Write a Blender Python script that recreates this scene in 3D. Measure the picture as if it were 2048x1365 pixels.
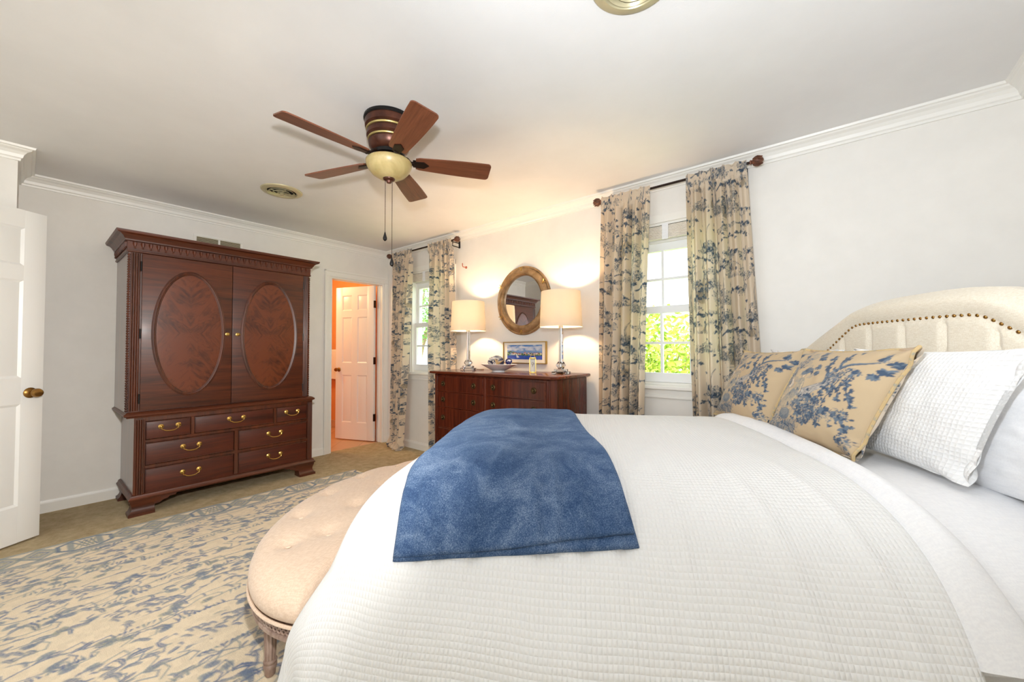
import bpy, bmesh, math, random
import numpy as np
from mathutils import Vector, Matrix, noise as mnoise

for o in list(bpy.data.objects):
    bpy.data.objects.remove(o, do_unlink=True)
S = bpy.context.scene
COL = S.collection
PI = math.pi

# ------------------------------------------------------------------ camera
CAM = (4.46004, -2.94083, 1.1778)
F_PX, YAW, PITCH, ROLL = 785.72, 0.68076, 0.0228, -0.00188
cd = bpy.data.cameras.new('camera')
cd.sensor_width = 36.0
cd.lens = F_PX / 2048 * 36.0
cd.clip_start = 0.02
cam = bpy.data.objects.new('camera', cd)
COL.objects.link(cam)
fw = Vector((-math.sin(YAW) * math.cos(PITCH), math.cos(YAW) * math.cos(PITCH), math.sin(PITCH)))
rt = Vector((math.cos(YAW), math.sin(YAW), 0))
up = rt.cross(fw)
rt2 = rt * math.cos(ROLL) + up * math.sin(ROLL)
up2 = -rt * math.sin(ROLL) + up * math.cos(ROLL)
M = Matrix((rt2, up2, -fw)).transposed().to_4x4()
M.translation = Vector(CAM)
cam.matrix_world = M
S.camera = cam

# ------------------------------------------------------------------ colour management, sky, large lights
S.view_settings.view_transform = 'Standard'
S.view_settings.look = 'None'
S.view_settings.exposure = 0.15
S.view_settings.gamma = 1.0
S.view_settings.use_curve_mapping = False
S.cycles.use_denoising = True
S.cycles.max_bounces = 10
S.cycles.diffuse_bounces = 6
S.cycles.caustics_reflective = False
S.cycles.caustics_refractive = False
S.cycles.sample_clamp_indirect = 6.0

def srgb(r, g, b):
    def f(c):
        c = c / 255.0
        return c / 12.92 if c <= 0.04045 else ((c + 0.055) / 1.055) ** 2.4
    return (f(r), f(g), f(b), 1.0)

W = bpy.data.worlds.new('sky')
S.world = W
W.use_nodes = True
bg = W.node_tree.nodes['Background']
bg.inputs[0].default_value = (0.90, 0.96, 1.0, 1)
bg.inputs[1].default_value = 3.0

def lamp(name, kind, loc, power, color=(1, 1, 1), size=0.1, size_y=None, aim=None, spread=None):
    d = bpy.data.lights.new(name, kind)
    d.energy = power
    d.color = color
    if kind == 'AREA':
        d.size = size
        if size_y:
            d.shape = 'RECTANGLE'; d.size_y = size_y
        if spread:
            d.spread = spread
    elif kind == 'SUN':
        d.angle = size
    else:
        d.shadow_soft_size = size
    o = bpy.data.objects.new(name, d)
    COL.objects.link(o)
    o.location = loc
    if aim is not None:
        o.rotation_euler = (Vector(aim) - Vector(loc)).to_track_quat('-Z', 'Y').to_euler()
    return o

# the photographer's flash, just above the camera
FLASH = lamp('camera_flash_up', 'SPOT', (CAM[0] - 0.10, CAM[1] + 0.06, 1.48), 126, (0.86, 0.92, 1.0), 0.03, aim=(4.35, -1.55, 2.40))
FLASH.data.spot_size = math.radians(150); FLASH.data.spot_blend = 1.0
FILL_SPOT = lamp('forward_fill_spot', 'SPOT', (CAM[0] - 0.12, CAM[1] + 0.07, 1.50), 205, (1.0, 0.98, 0.95), 0.03, aim=(0.6, -2.05, 1.05))  # added fill spot beside the flash, brightens the far wall and armoire
FILL_SPOT.data.spot_size = math.radians(96); FILL_SPOT.data.spot_blend = 1.0
# sun on the garden behind the window wall
lamp('sun', 'SUN', (2, 6, 6), 14.0, (1, 0.96, 0.88), 0.02, aim=(3.2, 8.5, 0))

# ------------------------------------------------------------------ mesh helpers
class MB:
    """collects vertices and faces of one mesh"""
    def __init__(s):
        s.v, s.f, s.uv, s.M = [], [], None, None

    def add(s, vs, fs):
        n = len(s.v)
        if s.M is not None:
            vs = [tuple(s.M @ Vector(p)) for p in vs]
        s.v.extend([tuple(p) for p in vs])
        s.f.extend([tuple(i + n for i in f) for f in fs])
        return s

    def box(s, x0, x1, y0, y1, z0, z1, bev=0.0, seg=2):
        if bev <= 0:
            vs = [(x0, y0, z0), (x1, y0, z0), (x1, y1, z0), (x0, y1, z0), (x0, y0, z1), (x1, y0, z1), (x1, y1, z1), (x0, y1, z1)]
            fs = [(0, 3, 2, 1), (4, 5, 6, 7), (0, 1, 5, 4), (1, 2, 6, 5), (2, 3, 7, 6), (3, 0, 4, 7)]
            return s.add(vs, fs)
        bm = bmesh.new()
        bmesh.ops.create_cube(bm, size=1)
        for v in bm.verts:
            v.co = Vector(((x0 + x1) / 2 + v.co.x * (x1 - x0), (y0 + y1) / 2 + v.co.y * (y1 - y0), (z0 + z1) / 2 + v.co.z * (z1 - z0)))
        bmesh.ops.bevel(bm, geom=bm.edges[:], offset=min(bev, 0.45 * min(x1 - x0, y1 - y0, z1 - z0)), segments=seg, affect='EDGES', profile=0.6)
        bm.verts.index_update()
        s.add([v.co[:] for v in bm.verts], [[v.index for v in f.verts] for f in bm.faces])
        bm.free()
        return s

    def lathe(s, prof, n=24, c=(0, 0, 0), axis='z', sx=1.0, sy=1.0, cap=True):
        vs, fs = [], []
        m = len(prof)
        for (r, h) in prof:
            for k in range(n):
                a = 2 * PI * k / n
                p = (r * math.cos(a) * sx, r * math.sin(a) * sy, h)
                if axis == 'y':
                    p = (p[0], p[2], p[1])
                elif axis == '-y':
                    p = (p[0], -p[2], p[1])
                elif axis == 'x':
                    p = (p[2], p[0], p[1])
                vs.append((p[0] + c[0], p[1] + c[1], p[2] + c[2]))
        for i in range(m - 1):
            for k in range(n):
                a, b = i * n + k, i * n + (k + 1) % n
                fs.append((a, b, b + n, a + n))
        if cap:
            fs.append(tuple(range(n - 1, -1, -1)))
            fs.append(tuple((m - 1) * n + k for k in range(n)))
        return s.add(vs, fs)

    def tube(s, pts, r, n=8, closed=False, flat=1.0):
        pts = [Vector(p) for p in pts]
        m = len(pts)
        rs = r if isinstance(r, (list, tuple)) else [r] * m
        vs, fs = [], []
        prev = None
        for i, p in enumerate(pts):
            if closed:
                t = pts[(i + 1) % m] - pts[i - 1]
            else:
                t = pts[min(i + 1, m - 1)] - pts[max(i - 1, 0)]
            t.normalize()
            if prev is None:
                h = Vector((0, 0, 1)) if abs(t.z) < 0.9 else Vector((0, 1, 0))
                u = t.cross(h).normalized()
            else:
                u = (prev - t * prev.dot(t)).normalized()
            prev = u
            w = t.cross(u)
            for k in range(n):
                a = 2 * PI * k / n
                vs.append(p + u * (rs[i] * math.cos(a)) + w * (rs[i] * flat * math.sin(a)))
        for i in range(m if closed else m - 1):
            for k in range(n):
                a, b = i * n + k, i * n + (k + 1) % n
                c, d = ((i + 1) % m) * n + (k + 1) % n, ((i + 1) % m) * n + k
                fs.append((a, b, c, d))
        if not closed:
            fs.append(tuple(range(n - 1, -1, -1)))
            fs.append(tuple((m - 1) * n + k for k in range(n)))
        return s.add(vs, fs)

    def sphere(s, c, r, n=12, m=8, sz=1.0):
        prof = [(max(r * math.sin(PI * i / m), 1e-5), -r * math.cos(PI * i / m) * sz) for i in range(m + 1)]
        return s.lathe(prof, n, c)

    def prism(s, poly, axis, a, b):
        """polygon of 2-D points extruded along an axis between a and b"""
        n = len(poly)
        def P(p, h):
            return {'x': (h, p[0], p[1]), 'y': (p[0], h, p[1]), 'z': (p[0], p[1], h)}[axis]
        vs = [P(p, a) for p in poly] + [P(p, b) for p in poly]
        fs = [tuple(range(n - 1, -1, -1)), tuple(range(n, 2 * n))]
        fs += [(k, (k + 1) % n, n + (k + 1) % n, n + k) for k in range(n)]
        return s.add(vs, fs)

    def mitre(s, prof, x0, x1, yf, yb):
        """moulding profile [(out, z)] run round left side, front and right side"""
        n = len(prof)
        vs = []
        for (o, z) in prof:
            vs += [(x0 - o, yb, z), (x0 - o, yf - o, z), (x1 + o, yf - o, z), (x1 + o, yb, z)]
        fs = []
        for i in range(n):
            j = (i + 1) % n
            for k in range(3):
                fs.append((i * 4 + k, i * 4 + k + 1, j * 4 + k + 1, j * 4 + k))
        fs.append(tuple(i * 4 for i in range(n)))
        fs.append(tuple(i * 4 + 3 for i in range(n - 1, -1, -1)))
        return s.add(vs, fs)

    def grid(s, fn, nu, nv, uvfn=None):
        n0 = len(s.v)
        vs = [fn(i / nu, j / nv) for j in range(nv + 1) for i in range(nu + 1)]
        fs = [(j * (nu + 1) + i, j * (nu + 1) + i + 1, (j + 1) * (nu + 1) + i + 1, (j + 1) * (nu + 1) + i) for j in range(nv) for i in range(nu)]
        s.add(vs, fs)
        if uvfn:
            if s.uv is None:
                s.uv = {}
            for j in range(nv + 1):
                for i in range(nu + 1):
                    s.uv[n0 + j * (nu + 1) + i] = uvfn(i / nu, j / nv)
        return s


def part(name, mb, mat, parent=None, origin=(0, 0, 0), smooth=35, kind=None, label=None, rot=None):
    me = bpy.data.meshes.new(name)
    ox, oy, oz = origin
    me.from_pydata([(x - ox, y - oy, z - oz) for (x, y, z) in mb.v], [], mb.f)
    if mb.uv:
        lay = me.uv_layers.new(name='UVMap')
        vi = np.empty(len(me.loops), dtype=np.int32)
        me.loops.foreach_get('vertex_index', vi)
        arr = np.zeros((len(mb.v), 2), dtype=np.float32)
        for k, t in mb.uv.items():
            arr[k] = t
        lay.data.foreach_set('uv', arr[vi].ravel())
    bm = bmesh.new(); bm.from_mesh(me)
    bmesh.ops.recalc_face_normals(bm, faces=bm.faces[:])
    bm.to_mesh(me); bm.free()
    if smooth is not None:
        me.polygons.foreach_set('use_smooth', [True] * len(me.polygons))
        if smooth < 180:
            me.set_sharp_from_angle(angle=math.radians(smooth))
    me.materials.append(mat)
    o = bpy.data.objects.new(name, me)
    COL.objects.link(o)
    o.location = origin
    if rot:
        o.rotation_euler = rot
    if parent:
        o.parent = parent
    if kind:
        o['kind'] = kind
    if label:
        o['label'] = label
    return o


def thing(name, label, cat, loc=(0, 0, 0), rotz=0.0, group=None, kind=None, rot=None):
    o = bpy.data.objects.new(name, None)
    COL.objects.link(o)
    o.empty_display_size = 0.1
    o.location = loc
    o.rotation_euler = rot if rot else (0, 0, rotz)
    if label:
        o['label'] = label
    if cat:
        o['category'] = cat
    if group:
        o['group'] = group
    if kind:
        o['kind'] = kind
    return o


def tag(o, label, cat, group=None):
    o['label'] = label; o['category'] = cat
    if group:
        o['group'] = group
    return o


def copy_tree(o, parent=None):
    c = o.copy(); COL.objects.link(c)
    if parent:
        c.parent = parent
    for ch in list(o.children):
        copy_tree(ch, c)
    return c

# ------------------------------------------------------------------ materials
def mat(name, color=(0.8, 0.8, 0.8, 1), rough=0.5, metal=0.0, **kw):
    m = bpy.data.materials.new(name)
    m.use_nodes = True
    b = m.node_tree.nodes['Principled BSDF']
    b.inputs['Base Color'].default_value = color
    b.inputs['Roughness'].default_value = rough
    b.inputs['Metallic'].default_value = metal
    for k, v in kw.items():
        b.inputs[k].default_value = v
    return m


def nodes(m):
    return m.node_tree.nodes, m.node_tree.links, m.node_tree.nodes['Principled BSDF']


def noise_color(m, c1, c2, scale, stretch=(1, 1, 1), detail=4, rough=0.6, lo=0.35, hi=0.65, bump=0.0, coord='Object', distort=0.0, bscale=None):
    N, L, b = nodes(m)
    tc = N.new('ShaderNodeTexCoord'); mp = N.new('ShaderNodeMapping')
    mp.inputs['Scale'].default_value = stretch
    nz = N.new('ShaderNodeTexNoise')
    nz.inputs['Scale'].default_value = scale; nz.inputs['Detail'].default_value = detail
    nz.inputs['Roughness'].default_value = rough; nz.inputs['Distortion'].default_value = distort
    cr = N.new('ShaderNodeValToRGB')
    cr.color_ramp.elements[0].position = lo; cr.color_ramp.elements[0].color = c1
    cr.color_ramp.elements[1].position = hi; cr.color_ramp.elements[1].color = c2
    L.new(tc.outputs[coord], mp.inputs[0]); L.new(mp.outputs[0], nz.inputs['Vector'])
    L.new(nz.outputs[0], cr.inputs[0]); L.new(cr.outputs[0], b.inputs['Base Color'])
    if bump:
        bp = N.new('ShaderNodeBump'); bp.inputs['Strength'].default_value = bump
        bp.inputs['Distance'].default_value = 0.01
        src = nz
        if bscale:
            src = N.new('ShaderNodeTexNoise'); src.inputs['Scale'].default_value = bscale
            src.inputs['Detail'].default_value = 2
            L.new(tc.outputs[coord], src.inputs['Vector'])
        L.new(src.outputs[0], bp.inputs['Height']); L.new(bp.outputs[0], b.inputs['Normal'])
    return m


M_WALL = noise_color(mat('wall_paint', rough=0.6), srgb(234, 231, 225), srgb(238, 235, 229), 6, bump=0.02, bscale=220)
M_CEIL = noise_color(mat('ceiling_paint', rough=0.75), srgb(231, 230, 229), srgb(235, 234, 233), 3, bump=0.03, bscale=160)
M_TRIM = mat('white_trim_paint', srgb(240, 238, 232), 0.35)
M_DOOR = mat('white_door_paint', srgb(238, 237, 234), 0.32)
M_VINYL = mat('white_window_vinyl', srgb(240, 241, 242), 0.3)
M_CARPET = noise_color(mat('beige_carpet', rough=0.95), srgb(170, 150, 116), srgb(212, 194, 158), 14, detail=8, rough=0.75, lo=0.3, hi=0.7, bump=0.6, bscale=420)
M_CARPET.node_tree.nodes['Principled BSDF'].inputs['Specular IOR Level'].default_value = 0.1
M_BATHWALL = noise_color(mat('peach_paint', rough=0.6), srgb(222, 152, 92), srgb(226, 158, 98), 4)
M_TILE = None


def wood(name, dark, mid, scale=1.0, axis='z', rough=0.40, coat=0.06):
    m = mat(name, rough=rough)
    N, L, b = nodes(m)
    tc = N.new('ShaderNodeTexCoord'); mp = N.new('ShaderNodeMapping')
    st = {'x': (1.2, 22, 22), 'y': (22, 1.2, 22), 'z': (22, 22, 1.2)}[axis]
    mp.inputs['Scale'].default_value = [v * scale for v in st]
    n1 = N.new('ShaderNodeTexNoise'); n1.inputs['Scale'].default_value = 1.0
    n1.inputs['Detail'].default_value = 6; n1.inputs['Roughness'].default_value = 0.65; n1.inputs['Distortion'].default_value = 0.6
    n2 = N.new('ShaderNodeTexNoise'); n2.inputs['Scale'].default_value = 7.0; n2.inputs['Detail'].default_value = 3
    ma = N.new('ShaderNodeMath'); ma.operation = 'MULTIPLY_ADD'
    ma.inputs[1].default_value = 0.3
    cr = N.new('ShaderNodeValToRGB')
    cr.color_ramp.elements[0].position = 0.42; cr.color_ramp.elements[0].color = dark
    cr.color_ramp.elements[1].position = 0.85; cr.color_ramp.elements[1].color = mid
    L.new(tc.outputs['Object'], mp.inputs[0]); L.new(mp.outputs[0], n1.inputs['Vector']); L.new(mp.outputs[0], n2.inputs['Vector'])
    L.new(n2.outputs[0], ma.inputs[0]); L.new(n1.outputs[0], ma.inputs[2])
    L.new(ma.outputs[0], cr.inputs[0]); L.new(cr.outputs[0], b.inputs['Base Color'])
    b.inputs['Coat Weight'].default_value = coat; b.inputs['Coat Roughness'].default_value = 0.18
    return m


MAH_D, MAH_M = srgb(43, 18, 8), srgb(100, 47, 22)
M_MAH = wood('mahogany_upright_grain', MAH_D, MAH_M, axis='z')
M_MAHS = wood('polished_mahogany_case', MAH_D, MAH_M, axis='z', rough=0.30, coat=0.7)
M_MAHX = wood('mahogany_cross_grain', MAH_D, MAH_M, axis='x')
M_MAHDR = wood('mahogany_drawer_grain', srgb(42, 15, 7), srgb(96, 40, 19), scale=0.7, axis='x')
M_DRES = wood('cherry_dresser_grain', srgb(50, 16, 8), srgb(106, 44, 23), axis='z', rough=0.22)
M_DRESX = wood('cherry_dresser_cross_grain', srgb(64, 22, 11), srgb(124, 56, 30), axis='x', rough=0.15, coat=0.5)
M_BLADE = wood('fan_blade_wood', srgb(92, 48, 30), srgb(134, 80, 54), scale=1.6, axis='x', rough=0.4)


def flame_veneer(name, dark, mid):
    m = mat(name, rough=0.26)
    N, L, b = nodes(m)
    tc = N.new('ShaderNodeTexCoord'); sp = N.new('ShaderNodeSeparateXYZ')
    L.new(tc.outputs['Object'], sp.inputs[0])
    ax = N.new('ShaderNodeMath'); ax.operation = 'ABSOLUTE'; az = N.new('ShaderNodeMath'); az.operation = 'ABSOLUTE'
    L.new(sp.outputs[0], ax.inputs[0]); L.new(sp.outputs[2], az.inputs[0])
    # feather: figure runs out diagonally from the centre in four mirrored quarters
    c1 = N.new('ShaderNodeMath'); c1.operation = 'MULTIPLY_ADD'; c1.inputs[1].default_value = 0.75
    c2 = N.new('ShaderNodeMath'); c2.operation = 'MULTIPLY'; c2.inputs[1].default_value = -0.62
    L.new(az.outputs[0], c2.inputs[0]); L.new(ax.outputs[0], c1.inputs[0]); L.new(c2.outputs[0], c1.inputs[2])
    d1 = N.new('ShaderNodeMath'); d1.operation = 'MULTIPLY_ADD'; d1.inputs[1].default_value = 0.62
    d2 = N.new('ShaderNodeMath'); d2.operation = 'MULTIPLY'; d2.inputs[1].default_value = 0.75
    L.new(az.outputs[0], d2.inputs[0]); L.new(ax.outputs[0], d1.inputs[0]); L.new(d2.outputs[0], d1.inputs[2])
    cb = N.new('ShaderNodeCombineXYZ')
    L.new(c1.outputs[0], cb.inputs[0]); L.new(d1.outputs[0], cb.inputs[1])
    mp = N.new('ShaderNodeMapping'); mp.inputs['Scale'].default_value = (17, 4.5, 1)
    L.new(cb.outputs[0], mp.inputs[0])
    nz = N.new('ShaderNodeTexNoise'); nz.inputs['Scale'].default_value = 1.0; nz.inputs['Detail'].default_value = 7
    nz.inputs['Roughness'].default_value = 0.68; nz.inputs['Distortion'].default_value = 2.4
    L.new(mp.outputs[0], nz.inputs['Vector'])
    n2 = N.new('ShaderNodeTexNoise'); n2.inputs['Scale'].default_value = 5; n2.inputs['Detail'].default_value = 4
    L.new(tc.outputs['Object'], n2.inputs['Vector'])
    mx = N.new('ShaderNodeMath'); mx.operation = 'MULTIPLY_ADD'; mx.inputs[1].default_value = 0.9
    L.new(n2.outputs[0], mx.inputs[0]); L.new(nz.outputs[0], mx.inputs[2])
    cr = N.new('ShaderNodeValToRGB')
    cr.color_ramp.elements[0].position = 0.60; cr.color_ramp.elements[0].color = dark
    cr.color_ramp.elements[1].position = 1.0; cr.color_ramp.elements[1].color = mid
    L.new(mx.outputs[0], cr.inputs[0]); L.new(cr.outputs[0], b.inputs['Base Color'])
    b.inputs['Coat Weight'].default_value = 0.08; b.inputs['Coat Roughness'].default_value = 0.2
    return m


M_FLAME = flame_veneer('flame_mahogany_veneer', srgb(36, 15, 7), srgb(106, 52, 26))
M_BRASS = mat('aged_brass', srgb(196, 158, 86), 0.3, 1.0)
M_BRASSD = mat('dark_brass', srgb(150, 112, 60), 0.32, 1.0)
M_BRONZE = mat('oil_rubbed_bronze', srgb(52, 40, 34), 0.42, 0.8)
M_BLACK = mat('black_iron', srgb(26, 24, 24), 0.4, 0.5)
M_HINGE = mat('dark_hinge_bronze', srgb(46, 34, 28), 0.4, 0.7)
M_GOLDF = noise_color(mat('worn_gold_leaf', rough=0.42, metal=0.45), srgb(138, 108, 72), srgb(182, 150, 110), 18)
M_GOLD = mat('bright_gold', srgb(206, 172, 98), 0.28, 0.9)
M_MIRROR = mat('silvered_mirror', (0.92, 0.92, 0.92, 1), 0.0, 1.0)
M_CRYSTAL = mat('clear_crystal', (0.97, 0.99, 1, 1), 0.02, 0.0, **{'Transmission Weight': 1.0, 'IOR': 1.45})
M_CHROME = mat('chrome', (0.85, 0.85, 0.86, 1), 0.12, 1.0)
M_DARKFAN = noise_color(mat('fan_housing_bronze', rough=0.35, metal=0.5), srgb(70, 40, 30), srgb(108, 64, 48), 8)
M_FANGOLD = mat('fan_gold_trim', srgb(190, 170, 110), 0.4, 0.8)
M_VENT = mat('cream_enamel_vent', srgb(196, 186, 150), 0.35, 0.3)
M_DARK = mat('vent_shade_black', srgb(26, 23, 20), 0.9)
M_LINEN = None


def fabric(name, c1, c2, scale=350, bump=0.25, rough=0.9, sheen=0.2, weave=True, lo=0.4, hi=0.6):
    m = mat(name, rough=rough)
    N, L, b = nodes(m)
    tc = N.new('ShaderNodeTexCoord')
    nz = []
    for st in ((1, 0.12, 1), (0.12, 1, 0.4)) if weave else ((1, 1, 1),):
        mp = N.new('ShaderNodeMapping'); mp.inputs['Scale'].default_value = st
        n = N.new('ShaderNodeTexNoise'); n.inputs['Scale'].default_value = scale; n.inputs['Detail'].default_value = 2
        L.new(tc.outputs['Object'], mp.inputs[0]); L.new(mp.outputs[0], n.inputs['Vector'])
        nz.append(n.outputs[0])
    if len(nz) == 2:
        ad = N.new('ShaderNodeMath'); ad.operation = 'ADD'
        L.new(nz[0], ad.inputs[0]); L.new(nz[1], ad.inputs[1])
        hf = N.new('ShaderNodeMath'); hf.operation = 'MULTIPLY'; hf.inputs[1].default_value = 0.5
        L.new(ad.outputs[0], hf.inputs[0]); out = hf.outputs[0]
    else:
        out = nz[0]
    cr = N.new('ShaderNodeValToRGB')
    cr.color_ramp.elements[0].position = lo; cr.color_ramp.elements[0].color = c1
    cr.color_ramp.elements[1].position = hi; cr.color_ramp.elements[1].color = c2
    L.new(out, cr.inputs[0]); L.new(cr.outputs[0], b.inputs['Base Color'])
    if bump:
        bp = N.new('ShaderNodeBump'); bp.inputs['Strength'].default_value = bump; bp.inputs['Distance'].default_value = 0.002
        L.new(out, bp.inputs['Height']); L.new(bp.outputs[0], b.inputs['Normal'])
    b.inputs['Sheen Weight'].default_value = sheen
    b.inputs['Specular IOR Level'].default_value = 0.15
    return m


M_LINEN = fabric('oatmeal_linen', srgb(222, 211, 190), srgb(236, 228, 211), 520, 0.2)
M_BENCHF = fabric('sand_linen', srgb(214, 188, 164), srgb(228, 205, 183), 300, 0.2)
M_COTTON = fabric('white_cotton', srgb(236, 236, 238), srgb(242, 242, 243), 300, 0.05, sheen=0.1)
M_GREYWASH = noise_color(mat('grey_washed_wood', rough=0.6), srgb(138, 112, 98), srgb(186, 164, 150), 26, stretch=(1, 1, 0.25), detail=5)


def waffle(name, color, cells, depth=0.003, strength=0.6):
    """woven waffle relief on the UV map (UV in metres)"""
    m = mat(name, color, 0.9, **{'Sheen Weight': 0.1, 'Specular IOR Level': 0.1})
    N, L, b = nodes(m)
    uv = N.new('ShaderNodeUVMap'); sp = N.new('ShaderNodeSeparateXYZ')
    nz = N.new('ShaderNodeTexNoise'); nz.inputs['Scale'].default_value = 5.0; nz.inputs['Detail'].default_value = 2
    L.new(uv.outputs[0], nz.inputs['Vector'])
    wob = N.new('ShaderNodeVectorMath'); wob.operation = 'SCALE'; wob.inputs['Scale'].default_value = 0.008
    L.new(nz.outputs[1], wob.inputs[0])
    av = N.new('ShaderNodeVectorMath'); av.operation = 'ADD'
    L.new(uv.outputs[0], av.inputs[0]); L.new(wob.outputs[0], av.inputs[1])
    L.new(av.outputs[0], sp.inputs[0])
    outs = []
    for i in (0, 1):
        mu = N.new('ShaderNodeMath'); mu.operation = 'MULTIPLY'; mu.inputs[1].default_value = PI / cells[i]
        sn = N.new('ShaderNodeMath'); sn.operation = 'SINE'
        ab = N.new('ShaderNodeMath'); ab.operation = 'ABSOLUTE'
        pw = N.new('ShaderNodeMath'); pw.operation = 'POWER'; pw.inputs[1].default_value = 0.8
        L.new(sp.outputs[i], mu.inputs[0]); L.new(mu.outputs[0], sn.inputs[0]); L.new(sn.outputs[0], ab.inputs[0]); L.new(ab.outputs[0], pw.inputs[0])
        outs.append(pw.outputs[0])
    mi = N.new('ShaderNodeMath'); mi.operation = 'MULTIPLY'
    L.new(outs[0], mi.inputs[0]); L.new(outs[1], mi.inputs[1])
    bp = N.new('ShaderNodeBump'); bp.inputs['Strength'].default_value = strength; bp.inputs['Distance'].default_value = depth
    L.new(mi.outputs[0], bp.inputs['Height']); L.new(bp.outputs[0], b.inputs['Normal'])
    return m


M_WAFFLE = waffle('white_waffle_weave', srgb(239, 239, 238), (0.0135, 0.0105))
M_WAFFLE2 = waffle('white_waffle_pillow_weave', srgb(240, 240, 239), (0.013, 0.013), 0.003, 0.6)


def vcol_mat(name, rough=0.9, translucent=0.0, bump=0.0, bscale=400, sheen=0.1):
    m = mat(name, rough=rough, **{'Sheen Weight': sheen, 'Specular IOR Level': 0.15})
    N, L, b = nodes(m)
    at = N.new('ShaderNodeAttribute'); at.attribute_name = 'print'
    L.new(at.outputs['Color'], b.inputs['Base Color'])
    if bump:
        tc = N.new('ShaderNodeTexCoord'); nz = N.new('ShaderNodeTexNoise'); nz.inputs['Scale'].default_value = bscale; nz.inputs['Detail'].default_value = 2
        L.new(tc.outputs['Object'], nz.inputs['Vector'])
        bp = N.new('ShaderNodeBump'); bp.inputs['Strength'].default_value = bump; bp.inputs['Distance'].default_value = 0.004
        L.new(nz.outputs[0], bp.inputs['Height']); L.new(bp.outputs[0], b.inputs['Normal'])
    if translucent:
        tr = N.new('ShaderNodeBsdfTranslucent'); mx = N.new('ShaderNodeMixShader'); mx.inputs[0].default_value = translucent
        L.new(at.outputs['Color'], tr.inputs[0])
        out = N['Material Output']
        L.new(b.outputs[0], mx.inputs[1]); L.new(tr.outputs[0], mx.inputs[2]); L.new(mx.outputs[0], out.inputs[0])
    return m


M_TOILE = vcol_mat('blue_toile_cotton', translucent=0.42, bump=0.05)
M_TOILEP = vcol_mat('blue_toile_pillow_cotton', bump=0.08)
M_RUG = vcol_mat('tufted_wool_rug', bump=0.5, bscale=260)
M_PAINTING = vcol_mat('watercolour_print', rough=0.6)

def glass_mat():
    m = bpy.data.materials.new('window_glass'); m.use_nodes = True
    N, L = m.node_tree.nodes, m.node_tree.links
    N.remove(N['Principled BSDF'])
    t = N.new('ShaderNodeBsdfTransparent'); t.inputs[0].default_value = (0.97, 0.99, 0.98, 1)
    g = N.new('ShaderNodeBsdfGlossy'); g.inputs['Roughness'].default_value = 0.02
    lw = N.new('ShaderNodeLayerWeight'); lw.inputs[0].default_value = 0.5
    f = N.new('ShaderNodeMath'); f.operation = 'POWER'; f.inputs[1].default_value = 4.0
    L.new(lw.outputs['Facing'], f.inputs[0])
    x = N.new('ShaderNodeMixShader')
    L.new(f.outputs[0], x.inputs[0]); L.new(t.outputs[0], x.inputs[1]); L.new(g.outputs[0], x.inputs[2])
    L.new(x.outputs[0], N['Material Output'].inputs[0])
    return m
M_GLASS = glass_mat()


def set_print(o, cols):
    """per-vertex printed colour (linear RGB array)"""
    me = o.data
    at = me.color_attributes.new('print', 'FLOAT_COLOR', 'POINT')
    a = np.ones((len(me.vertices), 4), dtype=np.float32)
    a[:, :3] = cols
    at.data.foreach_set('color', a.ravel())

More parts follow.
